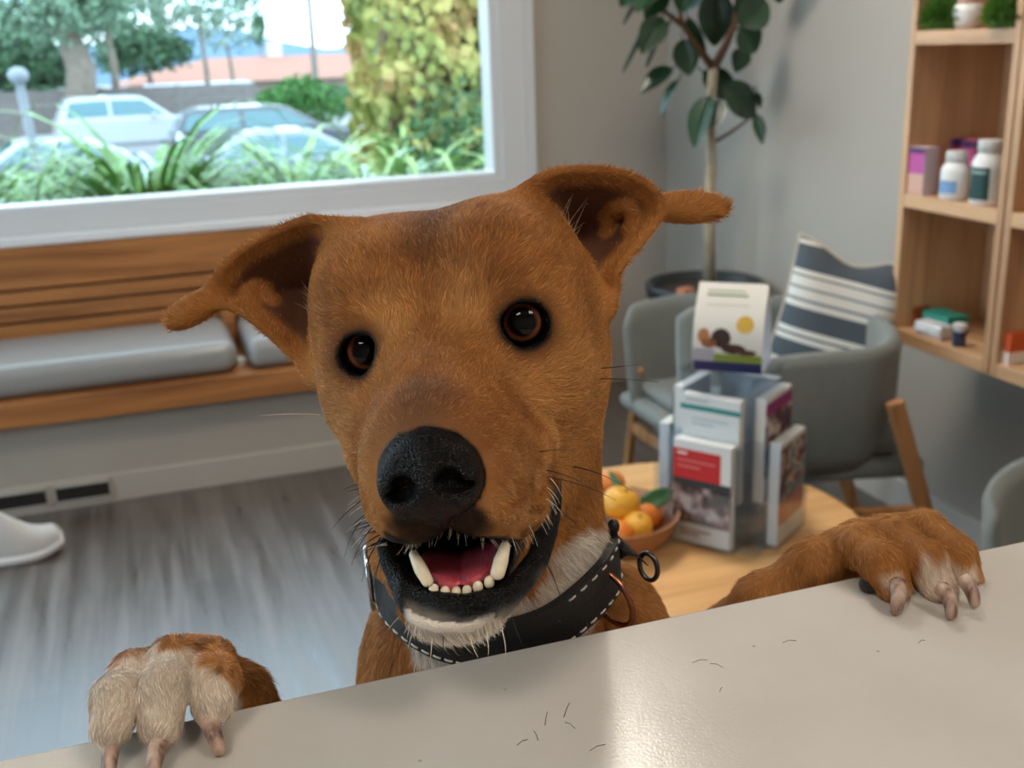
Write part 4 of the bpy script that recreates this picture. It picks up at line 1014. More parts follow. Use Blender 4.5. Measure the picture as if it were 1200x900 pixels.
# ---- potted plant
def plant():
    PX, PY = 1.85, 3.34
    e = empty('potted_rubber_plant', (PX, PY, 0), label='tall rubber plant with dark oval leaves in a brown pot in the corner', cat='plant')
    W_ = lambda px, py, dy=0: Vector(on_y(px, py, PY+dy).tolist())-Vector((PX, PY, 0))
    MB().lathe([(0, 0), (.150, 0), (.160, .01), (.172, .20), (.178, .22), (.176, .24), (.188, .44), (.192, .515)], n=48).build('pot', plain('pot_ceramic', (128,98,78), .5, var=.15, vscale=9), e)
    MB().lathe([(.192, .513), (.204, .515), (.206, .555), (.200, .562), (.186, .558), (.184, .50)], n=48).build('pot_rim', plain('pot_rim_dark', (44,46,50), .45), e)
    MB().lathe([(.186, .525), (.12, .535), (.05, .545), (0, .548)], n=40).build('soil', plain('soil', (52,38,30), .95, bump=1, bscale=90, var=.4, vscale=60), e)
    bark = plain('plant_bark', (176,160,136), .8, bump=.4, bscale=80, var=.15, vscale=25); brown = plain('branch_brown', (96,64,44), .75)
    tr_ = [W_(832, 322), W_(831, 250), W_(833, 190), W_(832, 130), W_(836, 78)]; tr_[0].z = .53
    MB().tube(tr_, [.021, .019, .018, .017, .016], 12).build('trunk', bark, e)
    for pts, rad in (([(836,80),(818,56),(800,30),(790,-20)], [.016,.011,.009,.006]), ([(836,80),(850,54),(862,26),(866,-30)], [.017,.014,.011,.008]), ([(834,168),(855,156),(866,148),(876,140)], [.007,.006,.005,.004]), ([(862,26),(872,0),(876,-30)], [.010,.007,.004]), ([(800,30),(775,10),(758,-20)], [.009,.006,.004])):
        MB().tube([W_(*p) for p in pts], rad, 8).build('branch', brown, e)
    nt = NT('rubber_leaf'); b = nt.bsdf(lin((30,58,36)), .26, 0, .55); tc = nt.n('ShaderNodeTexCoord'); nz = nt.n('ShaderNodeTexNoise', i_Scale=5.0); nt.l(tc.outputs['Object'], nz.inputs['Vector'])
    nt.l(ramp(nt, nz.outputs[0], [(.35, lin((22,44,30))), (.65, lin((40,74,44)))]), b.inputs['Base Color'])
    m = MB()
    def leaf(a, b_, w, face, cup=.15):
        """blade from a to b_, half width w, facing direction hint"""
        ax = b_-a; L_ = ax.length; ax.normalize(); sd = ax.cross(face).normalized(); nr = sd.cross(ax).normalized(); nl, nw = 12, 6; G = []
        for i in range(nl+1):
            t = i/nl; hw = w*math.sin(math.pi*min(1, t**.8*.97+.015))**.75; row = []
            for j in range(nw+1):
                s_ = j/nw*2-1; row.append(m.bm.verts.new(a+ax*(L_*t)+sd*(hw*s_)+nr*(abs(s_)*hw*.35-.12*L_*t*t*cup*4-.004*(abs(s_) < .2))))
            G.append(row)
        for i in range(nl):
            for j in range(nw): f = m.bm.faces.new([G[i][j], G[i+1][j], G[i+1][j+1], G[i][j+1]]); f.smooth = True
        m.tube([a-ax*.025, a+ax*.01], .0025, 5)
    cam = Vector((-.35, -.9, .25)); wl = Vector((-.75, -.1, .65))
    LV = [((769,12),(733,86),.040,(-.9,.35,.35),-.1),((786,24),(756,78),.038,(-.9,.35,.4),.05),((775,20),(752,62),.045,cam,.1),((788,80),(749,107),.040,(-.3,-.5,.8),.2),((795,94),(773,137),.034,wl,.1),
          ((832,112),(812,172),.050,(-.8,-.35,.45),.1),((824,84),(864,116),.048,cam,.1),((848,98),(888,138),.050,cam,.2),((886,108),(892,127),.012,cam,.1),((886,134),(894,168),.020,cam,.1),
          ((868,30),(900,2),.055,cam,.1),((870,-20),(884,34),.05,cam,.1),((868,30),(886,62),.045,cam,.1),((872,58),(862,84),.034,cam,.1),((838,-12),(838,54),.060,cam,.15),((815,-25),(796,14),.05,cam,.1),
          ((800,46),(808,88),.045,cam,.2),((778,-10),(756,20),.04,cam,.1),((746,-20),(727,8),.03,cam,.1),((912,-30),(914,4),.03,cam,.1),((842,118),(838,148),.03,cam,.1),((806,20),(826,62),.03,wl,.1)]
    for i, (p, q, w_, fc, cu) in enumerate(LV): d0 = -.22 if max(p[0], q[0]) > 880 else .05*math.sin(i*2.4); leaf(W_(*p, d0), W_(*q, d0+.04*math.cos(i*1.7)), w_, Vector(fc), cu)
    rg = random.Random(5)
    for i in range(46):   # crown above the picture edge
        a_ = rg.uniform(0, 6.28); r_ = rg.uniform(.02, .30); z_ = rg.uniform(1.55, 2.15); c_ = Vector((.08*math.cos(a_)+r_*.6*math.cos(a_), .08*math.sin(a_)+r_*.6*math.sin(a_), z_))
        if PX+c_.x+.17*math.cos(a_) > XR-.08: continue
        leaf(c_, c_+Vector((.13*math.cos(a_), .13*math.sin(a_), rg.uniform(-.12, .03))), .05, Vector((.2*rg.uniform(-1, 1), -.3, .9)), .2)
    MB().tube([W_(866,-30), Vector((.02, .0, 1.85)), Vector((.0, .02, 2.1))], [.008, .007, .004], 8).build('branch', brown, e)
    m.build('foliage', nt.m, e)
    sh = MB(); p = W_(803, 331, -.12)
    sh.box((PX+p.x, PY-.125, .560), (.055, .040, .036), .3, .006)
    o = sh.build('terracotta_shard', plain('terracotta', (186,122,88), .8, bump=.4, bscale=120), None, label='small terracotta piece lying on the soil of the potted plant', cat='pot shard')
plant()
# ---- brochure holder
def holder():
    HX, HY, HZ = 1.035, 1.752, .4502; rz = -.96; K = 1.26; HT = .335
    nt = NT('clear_acrylic'); tr = nt.n('ShaderNodeBsdfTransparent'); tr.inputs[0].default_value = (.93, .95, .97, 1); gl = nt.n('ShaderNodeBsdfGlossy'); gl.inputs['Roughness'].default_value = .06
    fr = nt.n('ShaderNodeLayerWeight'); fr.inputs[0].default_value = .5; pw_ = nt.n('ShaderNodeMath', operation='POWER', i_1=4.0); nt.l(fr.outputs['Facing'], pw_.inputs[0]); ad = nt.n('ShaderNodeMath', operation='MULTIPLY_ADD', i_1=.55, i_2=.04); nt.l(pw_.outputs[0], ad.inputs[0]); ms = nt.n('ShaderNodeMixShader'); nt.l(ad.outputs[0], ms.inputs[0]); nt.l(tr.outputs[0], ms.inputs[1]); nt.l(gl.outputs[0], ms.inputs[2]); nt.l(ms.outputs[0], nt.out.inputs[0]); acr = nt.m
    e = empty('brochure_holder', (HX, HY, HZ), rz, label='clear acrylic four sided brochure holder standing on the round table', cat='brochure holder')
    MB().box((0, 0, .004), (.17*K, .17*K, .008), 0, .002).build('holder_base', acr, e)
    MB().box((0, 0, HT-.003), (.125*K, .125*K, .006), 0, .001).build('holder_top', acr, e)
    for k in range(4):
        a = k*math.pi/2; R_ = Matrix.Rotation(a, 4, 'Z')
        m = MB()
        def pl(x0, x1, y0, y1, z0, z1):
            x0, x1, y0, y1 = x0*K, x1*K, y0*K, y1*K; c = R_ @ Vector(((x0+x1)/2, (y0+y1)/2, (z0+z1)/2)); m.box(tuple(c), (x1-x0, y1-y0, z1-z0), a)
        pl(-.056, .056, -.056, -.054, .0, HT-.006)                               # back wall
        for x in (-.055, .055): pl(x-.001, x+.001, -.104, -.056, .008, .215); 
        pl(-.056, .056, -.104, -.102, .008, .12); pl(-.056, .056, -.080, -.078, .008, .20); pl(-.056, .056, -.104, -.056, .006, .008)
        m.build('pocket', acr, e)
    e2 = []
    def paper(cols, name):
        nt = NT(name); b = nt.bsdf((.8,)*3, .35); tc = nt.n('ShaderNodeTexCoord'); sx = nt.n('ShaderNodeSeparateXYZ'); nt.l(tc.outputs['Object'], sx.inputs[0]); return nt, b, tc, sx
    def brochure(side, layer, kind, lab, th=.022, h=.205):
        """stack of folded leaflets; local x across, z up, -y front"""
        a = side*math.pi/2+rz; yy = (-.091 if layer == 0 else -.066)*K; z = HZ+.0085+(0 if layer == 0 else .080)
        loc = Vector((HX, HY, z))+Matrix.Rotation(a, 3, 'Z') @ Vector((0, yy, 0))
        g = empty('leaflet_stack', loc, a, label=lab, cat='leaflets', group='leaflet stacks in the acrylic holder')
        white = plain('leaflet_paper', (226,226,224), .5)
        MB().box((0, 0, h/2), (.118, th, h), 0, .001).build('pages', white, g)
        F_ = -th/2-.0006
        def patch(x0, x1, z0, z1, rgb, nm='cover_print', d=0): MB().box(((x0+x1)/2*K, F_-d, (z0+z1)/2), ((x1-x0)*K, .0006, z1-z0)).build(nm, rgb if not isinstance(rgb, tuple) else plain('print_%d_%d_%d' % rgb, rgb, .35), g)
        def lines(x0, z0, n, w, dz, rgb, hh=.0022):
            m = MB()
            for i in range(n): ww = w*K*(1 if i < n-1 else .6); m.box((x0*K+ww/2, F_-.0008, z0-i*dz), (ww, .0005, hh))
            m.build('printed_lines', plain('print_%d_%d_%d' % rgb, rgb, .5), g)
        def photo(x0, x1, z0, z1, seed, cols):
            nt = NT('cover_photo'); b = nt.bsdf((.3,)*3, .35); nz = nt.n('ShaderNodeTexNoise', i_Scale=34.0, i_Detail=2.0); nt.l(coords(nt, (1, 1, 1)), nz.inputs['Vector']); nt.n
            mp_ = nz.inputs['Vector'].links[0].from_node; mp_.inputs['Location'].default_value = (seed*1.7, seed, seed*.6)
            nt.l(ramp(nt, nz.outputs[0], [(.36, lin(cols[0])), (.48, lin(cols[1])), (.56, lin(cols[2])), (.66, lin(cols[3]))]), b.inputs['Base Color']); patch(x0, x1, z0, z1, nt.m, 'cover_photo')
        if kind == 'red':
            patch(-.047, .030, .130, .188, (196,40,40)); patch(-.047, .047, .116, .130, (52,54,58))
            lines(-.040, .180, 1, .026, .01, (240,225,222), .0045); lines(-.040, .166, 2, .062, .012, (226,120,112), .0035)
            photo(-.047, .047, .040, .116, 3, ((34,26,26),(96,74,70),(150,122,114),(206,192,186))); lines(-.034, .026, 2, .05, .008, (150,90,84), .003)
        elif kind == 'teal':
            patch(-.049, .049, .176, .186, (60,140,136)); lines(-.03, .160, 2, .06, .01, (170,180,186)); lines(-.04, .196, 1, .06, .01, (150,156,160))
        elif kind == 'orange':
            patch(-.048, .048, .040, .086, (206,108,62)); lines(-.030, .072, 3, .06, .009, (230,168,132))
            photo(-.048, .048, .086, .196, 8, ((44,30,32),(120,70,62),(196,176,160),(70,120,130))); 
        elif kind == 'magenta':
            patch(-.048, .048, .172, .196, (150,36,110)); photo(-.048, .048, .05, .172, 5, ((50,28,40),(92,48,60),(170,150,140),(206,190,180)))
        elif kind == 'green': patch(-.048, .048, .10, .19, (52,110,104)); lines(-.03, .15, 2, .05, .012, (190,214,208))
        else: lines(-.04, .185, 1, .05, .01, (120,130,140)); lines(-.04, .17, 3, .07, .01, (170,176,182))
        return g
    brochure(0, 0, 'red', 'leaflet stack with red title block in the front pocket of the holder')
    brochure(0, 1, 'teal', 'white leaflet stack with teal line, raised behind the red leaflets')
    brochure(1, 0, 'orange', 'leaflet stack with orange lower half in the right front pocket of the holder')
    brochure(1, 1, 'magenta', 'leaflet stack with magenta band, raised behind the orange leaflets')
    brochure(3, 0, 'plain', 'white leaflet stack seen edge on in the left pocket of the holder')
    brochure(3, 1, 'green', 'dark green leaflet stack raised at the left back of the holder')
    brochure(2, 0, 'plain', 'white leaflet stack at the back of the holder, seen through the clear core')
    brochure(2, 1, 'teal', 'raised white leaflet stack at the back of the holder, under the tent card')
    # tent card on top
    z0 = HZ+HT+.0003; t = empty('tent_card', (HX-.006, HY-.006, z0), -.70, label='curved white promotional tent card standing on top of the brochure holder', cat='tent card')
    W2, Hc = .064, .158; n = 18; front = []
    for k in range(n+1):
        s_ = k/n; front.append((-.052+.050*s_**1.6-.020*math.sin(math.pi*s_), Hc*s_))
    back = [(.056-.058*(k/n)**1.3+.006*math.sin(math.pi*k/n), Hc*k/n) for k in range(n+1)]
    def sheet(path, x0, x1, off, mat, name, par, s0=0, s1=1, th=.0006):
        m = MB(); q = []; 
        for k in range(n+1):
            s_ = s0+(s1-s0)*k/n; i = min(int(s_*n), n-1); f = s_*n-i; y = path[i][0]*(1-f)+path[i+1][0]*f+off; z = path[i][1]*(1-f)+path[i+1][1]*f; q.append((y, z))
        A = [[m.bm.verts.new((x, y+o_, z)) for y, z in q] for x, o_ in ((x0, 0), (x1, 0), (x1, th), (x0, th))]
        for k in range(n):
            for c in range(4): f = m.bm.faces.new([A[c][k], A[(c+1) % 4][k], A[(c+1) % 4][k+1], A[c][k+1]]); f.smooth = False
        m.bm.faces.new([A[c][0] for c in range(4)]); m.bm.faces.new([A[c][n] for c in range(4)])
        return m.build(name, mat, par)
    wp = plain('card_paper', (230,224,214), .45); wb = plain('card_paper_white', (222,226,234), .5)
    fp = sheet(front, -W2, W2, 0, wp, 'front_panel', t); sheet(back, -W2, W2, 0, wb, 'back_panel', t)
    MB().box((0, .002, .0006), (2*W2, .108, .0010)).build('base_panel', wb, t)
    def pr(x0, x1, s0, s1, rgb, nm='printed_block'): sheet(front, x0, x1, -.0007, plain('print_%d_%d_%d' % rgb, rgb, .4), nm, fp, s0, s1)
    pr(-W2+.001, W2-.001, .004, .135, (38,44,92)); pr(-.024, W2-.001, .135, .235, (132,146,62)); pr(-W2+.001, -.024, .135, .29, (176,170,180), 'printed_photo')
    pr(-.046, .030, .865, .885, (110,128,84), 'printed_line'); pr(-.046, .024, .91, .925, (150,160,130), 'printed_line'); pr(-.046, .034, .77, .78, (190,182,176), 'printed_line')
    def disc(cx, sc, rx, rs, rgb, nm):
        m = MB(); V = []
        for k in range(28):
            a = 2*math.pi*k/28; x = cx+rx*math.cos(a); s_ = sc+rs*math.sin(a); i = min(int(s_*n), n-1); f = s_*n-i; V.append((x, front[i][0]*(1-f)+front[i+1][0]*f, front[i][1]*(1-f)+front[i+1][1]*f))
        a_ = [m.bm.verts.new((x, y-.0010, z)) for x, y, z in V]; b_ = [m.bm.verts.new((x, y-.0004, z)) for x, y, z in V]
        c0 = m.bm.verts.new(sum((v_.co for v_ in a_), Vector())/28)
        for k in range(28): m.bm.faces.new([c0, a_[k], a_[(k+1) % 28]])
        for k in range(28): m.bm.faces.new([a_[k], a_[(k+1) % 28], b_[(k+1) % 28], b_[k]])
        m.build(nm, plain('print_%d_%d_%d' % rgb, rgb, .4), fp)
    disc(.030, .58, .016, .095, (212,168,62), 'printed_sun'); disc(-.012, .42, .018, .11, (58,34,28), 'printed_animal'); disc(.012, .30, .022, .06, (70,44,36), 'printed_animal'); disc(.036, .265, .018, .035, (96,66,54), 'printed_animal')
    disc(-.044, .44, .011, .085, (186,122,74), 'printed_animal'); disc(-.034, .36, .014, .06, (150,92,58), 'printed_animal')
holder()
# ---- fruit bowl
def fruit():
    c = on_z(742, 652, .452); c = Vector((.845, 1.735, .4502))
    c = Vector(on_z(722, 616, .49).tolist()); c.z = .4502
    e = empty('wooden_bowl', c, label='shallow woven wooden bowl of citrus fruit on the round table', cat='bowl')
    nt = NT('bowl_wood'); b = nt.bsdf(lin((150,100,66)), .5); wv = nt.n('ShaderNodeTexWave', i_Scale=60.0, i_Distortion=2.0); wv.bands_direction = 'Z'; nt.l(coords(nt), wv.inputs['Vector']); nt.l(ramp(nt, wv.outputs[0], [(.2, lin((132,86,56))), (.8, lin((168,118,82)))]), b.inputs['Base Color'])
    bp = nt.n('ShaderNodeBump', i_Strength=.3, i_Distance=.001); nt.l(wv.outputs[0], bp.inputs['Height']); nt.l(bp.outputs[0], b.inputs['Normal'])
    MB().lathe([(0, 0), (.055, 0), (.085, .012), (.111, .040), (.121, .068), (.123, .071), (.118, .071), (.107, .043), (.080, .017), (.05, .008), (0, .008)], n=48).build('bowl', nt.m, e)
    def citrus(px, py, r, rgb, lab, lf=None, dy=0, nm='mandarin', cat_='mandarin', dz=0, sq=.88):
        p = Vector(on_z(px, py, .4502+dz).tolist())
        o = empty(nm, p, random.uniform(0, 6), label=lab, cat=cat_, group='citrus fruit in the bowl')
        o.rotation_euler = (.35*math.sin(px), .3*math.cos(py), px*.3)
        prof = [(r*math.sin(math.pi*k/16)*(1.0), -r*sq*math.cos(math.pi*k/16)+(r*.10*math.exp(-((16-k)/2.0)**2)*-1)) for k in range(17)]
        prof[0] = (0, prof[0][1]); prof[-1] = (0, prof[-1][1])
        MB().lathe(prof, n=28).build('peel', plain('peel_%d_%d' % rgb[:2], rgb, .38, bump=.35, bscale=420, var=.06, vscale=40), o)
        MB().lathe([(0, r*sq*.90), (.004, r*sq*.90), (.003, r*sq*.98), (0, r*sq)], n=10).build('stem_button', plain('stem_green', (88,104,50), .7), o)
        return o
    yl, og = (232,170,52), (226,128,44)
    citrus(700, 622, 0.0328, og, 'orange mandarin low in the bowl, behind the dog neck', dz=.040)
    citrus(728, 590, 0.0373, yl, 'yellow mandarin on top of the pile under the narrow green leaf', dz=.082)
    citrus(722, 627, 0.0328, og, 'deep orange mandarin beside the dog collar', dz=.043)
    citrus(747, 616, 0.0299, yl, 'small pale yellow mandarin at the front rim of the bowl', dz=.052)
    citrus(757, 603, 0.0316, og, 'orange mandarin under the broad dark green leaf', dz=.047)
    citrus(716, 566, 0.0294, og, 'orange mandarin at the back of the bowl', dz=.078)
    lm = plain('citrus_leaf', (40,86,36), .35, var=.2, vscale=50)
    def lf(a, b_, w, lab, zl):
        A, B = Vector(on_z(*a, zl[0]).tolist()), Vector(on_z(*b_, zl[1]).tolist()); ax = (B-A); L_ = ax.length; ax.normalize(); fc = Vector((-.4, -.7, .6)); sd = ax.cross(fc).normalized(); nr = sd.cross(ax); m = MB(); G = []
        for i in range(13):
            t = i/12; hw = w*math.sin(math.pi*(.02+.96*t**.85))**.8
            G.append([m.bm.verts.new(A+ax*L_*t+sd*hw*s_/3+nr*(.12*abs(s_)/3*hw+.05*L_*math.sin(3.1*t))) for s_ in range(-3, 4)])
        for i in range(12):
            for j in range(6): f = m.bm.faces.new([G[i][j], G[i+1][j], G[i+1][j+1], G[i][j+1]]); f.smooth = True
        o = m.build('citrus_leaf', lm, None, label=lab, cat='leaf', group='citrus leaves in the bowl'); s_ = o.modifiers.new('s', 'SOLIDIFY'); s_.thickness = .0006
    lf((742,598), (792,574), .019, 'broad dark green citrus leaf reaching over the bowl rim', (.515, .535)); lf((728,574), (714,552), .008, 'narrow green leaf standing up at the back of the bowl', (.555, .575))
fruit()
# ---- wall shelves
def shelf_unit(y0, y1, lab):
    e = empty('cube_shelf', (XR-.14, (y0+y1)/2, .63), label=lab, cat='shelf', group='oak cube shelf units on the right wall')
    X0, X1 = 1.78, XR-.002; th = .020
    for y in (y0, y1-th): part(MB().bx((X0, y, .625), (X1, y+th, 2.10)), 'side_panel', pale_oak, e, bev=.0015)
    for z in (.625, .965, 1.345, 1.72, 2.07): part(MB().bx((X0+.0005, y0+th, z), (X1, y1-th, z+.032)), 'shelf_board', wood('shelf_oak', (168,126,92), (206,164,124), 1, .8, .42), e, bev=.0015)
    part(MB().bx((X1-.012, y0+th, .66), (X1-.001, y1-th, 2.07)), 'back_panel', pale_oak, e)
    return e
shelf_unit(1.900, 2.250, 'light oak cube shelf unit with bottles, left of the two')
shelf_unit(1.545, 1.895, 'light oak cube shelf unit at the right edge of the photo')
SZ = {'low': .6573, 'mid': .9973, 'top': 1.3773}
def on_shelf(px, py, z):  # base point on a shelf board
    return Vector(on_z(px, py, z).tolist())
def carton(nm, x, y, z, sx, sy, sz, rz, rgb, lab, cat_, grp_, bands=()):
    e = empty(nm, (x, y, z), rz, label=lab, cat=cat_, group=grp_)
    MB().box((0, 0, sz/2+.0003), (sx, sy, sz), 0, .0012).build('carton_body', plain('carton_%d_%d_%d' % rgb, rgb, .45), e)
    for z0, z1, c, fx in bands:
        m = MB(); m.box((-sx/2-.0004, 0, (z0+z1)/2*sz), (.0008, sy-.002, (z1-z0)*sz))
        if fx: m.box((0, -sy/2-.0004, (z0+z1)/2*sz), (sx-.002, .0008, (z1-z0)*sz))
        m.build('printed_panel', plain('print_%d_%d_%d' % c, c, .45), e)
    return e
def bottle(x, y, z, r, h, cap_r, cap_h, lab, label_rgb, lz0, lz1, ang0, ang1, nm='pill_bottle'):
    e = empty(nm, (x, y, z), 0, label=lab, cat='bottle', group='white supplement bottles on the shelf')
    sh = h-cap_h
    MB().lathe([(0, 0), (r*.94, 0), (r, .003), (r, sh*.74), (r*.96, sh*.82), (r*.78, sh*.93), (cap_r*.92, sh*.97), (cap_r*.9, sh), (0, sh)], n=36).build('bottle_body', plain('white_hdpe', (228,226,224), .35), e)
    m = MB(); m.lathe([(0, sh), (cap_r, sh), (cap_r, h-.002), (cap_r*.93, h), (0, h)], n=36)
    for k in range(30): a = k/30*6.2832; m.box((cap_r*math.cos(a), cap_r*math.sin(a), sh+cap_h*.48), (.0012, .0016, cap_h*.8), a)
    m.build('bottle_cap', plain('white_cap', (214,212,210), .45), e)
    for rgb, z0, z1, a0, a1 in label_rgb:
        m = MB(); n = 20; A = []
        for k in range(n+1):
            a = a0+(a1-a0)*k/n; A.append([m.bm.verts.new((rr*math.cos(a), rr*math.sin(a), z_*sh)) for rr, z_ in ((r+.0002, z0), (r+.0006, z0), (r+.0006, z1), (r+.0002, z1))])
        for k in range(n):
            for c in range(4): m.bm.faces.new([A[k][c], A[k+1][c], A[k+1][(c+1) % 4], A[k][(c+1) % 4]])
        m.bm.faces.new(A[0]); m.bm.faces.new(A[n][::-1]); m.build('bottle_label', plain('print_%d_%d_%d' % rgb, rgb, .4), e)
    return e
z = SZ['mid']
SX = lambda px, X: float(on_x(px, 200, X)[1])
carton('product_carton', 1.812, SX(1079, 1.805), z, .045, .052, .112, .1, (196,184,190), 'pink and grey carton at the left end of the bottle shelf', 'box', 'pink cartons on the shelf', ((.45, .98, (190,84,160), 0), (.02, .45, (214,170,150), 0), (.88, .99, (92,72,140), 0)))
carton('product_carton', 1.93, SX(1112, 1.93), z, .05, .055, .125, .1, (190,90,140), 'magenta carton behind the gap between pink carton and white bottle', 'box', 'pink cartons on the shelf', ((.86, .99, (84,60,120), 1), (.05, .4, (206,160,150), 0)))
carton('product_carton', 1.93, SX(1141, 1.93), z, .05, .050, .125, -.05, (196,92,142), 'magenta carton behind the gap between the two white bottles', 'box', 'pink cartons on the shelf', ((.86, .99, (70,50,90), 1), (.05, .4, (206,160,150), 0)))
bottle(1.822, SX(1120, 1.822), z, .033, .110, .0235, .024, 'white bottle with a blue label, middle of the shelf', [((120,160,206), .18, .50, 2.75, 4.15), ((60,96,140), .47, .50, 2.75, 4.15)], 0, 0, 0, 0)
bottle(1.824, SX(1158, 1.824), z, .036, .142, .026, .026, 'taller white bottle with dark green label beside the shelf divider', [((22,62,58), .10, .72, 2.5, 4.1), ((150,178,172), .60, .66, 2.6, 3.9), ((214,216,212), .10, .70, 4.2, 5.4)], 0, 0, 0, 0)
z = SZ['low']
bottle(1.806, SX(1056, 1.806), z, .012, .044, .0135, .016, 'tiny white capped jar at the left end of the low shelf', [((150,110,90), .1, .8, 0, 6.28)], 0, 0, 0, 0, 'small_jar')
carton('product_carton', 1.855, SX(1081, 1.85), z, .05, .062, .050, .05, (150,74,36), 'rust brown small box on the low shelf', 'box', None, ((.6, .9, (120,52,28), 0),))
carton('product_carton', 1.880, SX(1123, 1.88), z, .06, .100, .044, -.05, (32,132,116), 'green flat box on the low shelf behind the clear packet', 'box', None, ((.55, .9, (70,160,150), 0),))
def packet():
    e = empty('wrapped_packet', (1.815, SX(1109, 1.815), SZ['low']), .1, label='crinkled white plastic wrapped packet in front of the green box', cat='packet')
    bm_ = MB(); bm_.box((0, 0, .018), (.045, .088, .034), 0, .006, 3)
    o = bm_.build('wrapping', plain('plastic_wrap', (214,216,220), .2, bump=1.0, bscale=60), e)
    sub = o.modifiers.new('s', 'SUBSURF'); sub.levels = sub.render_levels = 2; sub.subdivision_type = 'SIMPLE'
    tx = bpy.data.textures.new('crinkle', 'CLOUDS'); tx.noise_scale = .018; d = o.modifiers.new('d', 'DISPLACE'); d.texture = tx; d.strength = .006; d.mid_level = .6
    MB().box((-.0245, .014, .02), (.001, .03, .012)).build('packet_label', plain('print_240_240_244', (240,240,244), .4), e)
packet()
bottle(1.806, SX(1142, 1.806), z, .0145, .056, .0155, .014, 'small navy jar with a pale lid by the shelf divider', [((44,50,78), .04, .9, 0, 6.28)], 0, 0, 0, 0, 'small_jar')
carton('product_carton', 1.99, 1.985, z, .08, .07, .100, 0, (120,82,54), 'brown cardboard box at the back of the low shelf', 'box', None)
carton('product_carton', 1.99, 1.975, z+.1006, .06, .055, .10, 0, (40,20,24), 'dark red box stacked on the brown cardboard box', 'box', None, ((.2, .35, (170,40,60), 0), (.7, .85, (170,40,60), 0)))
carton('product_carton', 1.82, SX(1206, 1.82), z, .05, .05, .07, 0, (206,92,48), 'orange and white box on the right shelf unit, cut by the photo edge', 'box', None, ((.0, .4, (230,226,220), 1),))
# moss planters and small pot on the top board
def moss(x, y, r, lab):
    rg = np.random.default_rng(int(y*1000)); n = 2600; u = rg.normal(size=(n, 3)); u /= np.linalg.norm(u, axis=1, keepdims=True); u[:, 2] = np.abs(u[:, 2])*1.0-.18*(rg.random(n) < .3)
    base = u*np.array([r*.9, r, r*.85])*(1+.16*np.sin(u @ np.array([[9], [7], [8]])*2.0+y*50))*(.9+.1*rg.random((n, 1))); V = []; 
    t1 = np.cross(u, rg.normal(size=(n, 3))); t1 /= np.linalg.norm(t1, axis=1, keepdims=True); L_ = .010+.008*rg.random((n, 1))
    A = base-t1*.0032; B = base+t1*.0032; Cc = base+u*L_+rg.normal(size=(n, 3))*.004
    V = np.stack([A, B, Cc], 1).reshape(-1, 3); F = np.arange(3*n, dtype=np.int32).reshape(-1, 3)
    e = empty('moss_ball', (x, y, SZ['top']+r*.30), 0, label=lab, cat='moss', group='green moss balls on the shelf')
    from_np('moss_tufts', V, F, plain('moss_green', (84,128,40), .9, var=.4, vscale=90), e)
    m = MB(); m.sphere((0, 0, 0), (r*.9, r, r*.84), u=24, v=14); 
    for v_ in m.bm.verts: v_.co.z = max(v_.co.z, -r*.295)
    m.build('moss_core', plain('moss_core', (58,92,30), .95, bump=1, bscale=150, var=.3, vscale=60), e)
moss(1.842, SX(1094, 1.83), .060, 'bright green moss ball at the left end of the top shelf')
moss(1.822, SX(1164, 1.80), .060, 'bright green moss ball by the divider, right of the small white pot')
pt = empty('small_pot', (1.845, SX(1116, 1.84), SZ['top']), label='small white pot with a pink top between the moss balls', cat='pot')
MB().lathe([(0, 0), (.026, 0), (.033, .012), (.036, .035), (.031, .055), (.028, .055), (0, .050)], n=32).build('pot_body', plain('white_glaze', (228,226,224), .3), pt)
MB().lathe([(0, .056), (.027, .056), (.024, .068), (.010, .075), (0, .076)], n=28).build('pot_lid', plain('pink_lid', (206,160,140), .5), pt)
# thin black sheet lying on the floor behind the table
MB().bx((1.30, 1.98, .0005), (1.86, 2.62, .010)).build('floor_sheet', plain('matte_black', (20,20,22), .7, bump=.3, bscale=200), label='thin black sheet on the floor under the grey armchair', cat='mat', bev=.003)
# ================================================================ OUTSIDE
GZ = -1.42
def OD(px, py, D): return Vector(at_d(px, py, D).tolist())
nt = NT('asphalt_lot'); b = nt.bsdf(lin((150,150,150)), .9); nz = nt.n('ShaderNodeTexNoise', i_Scale=.4, i_Detail=6.0); nt.l(coords(nt), nz.inputs['Vector']); nt.l(ramp(nt, nz.outputs[0], [(.3, lin((112,112,116))), (.7, lin((150,150,150)))]), b.inputs['Base Color'])
MB().bx((-60, 7.6, GZ-.2), (60, 130, GZ)).build('ground', nt.m, kind='structure')
# planter bed under the window
MB().bx((-6, YB+.16, -.9), (5, 7.6, .45)).build('planter_bed', plain('mulch', (96,80,62), .95, bump=1, bscale=30, var=.3), kind='structure')
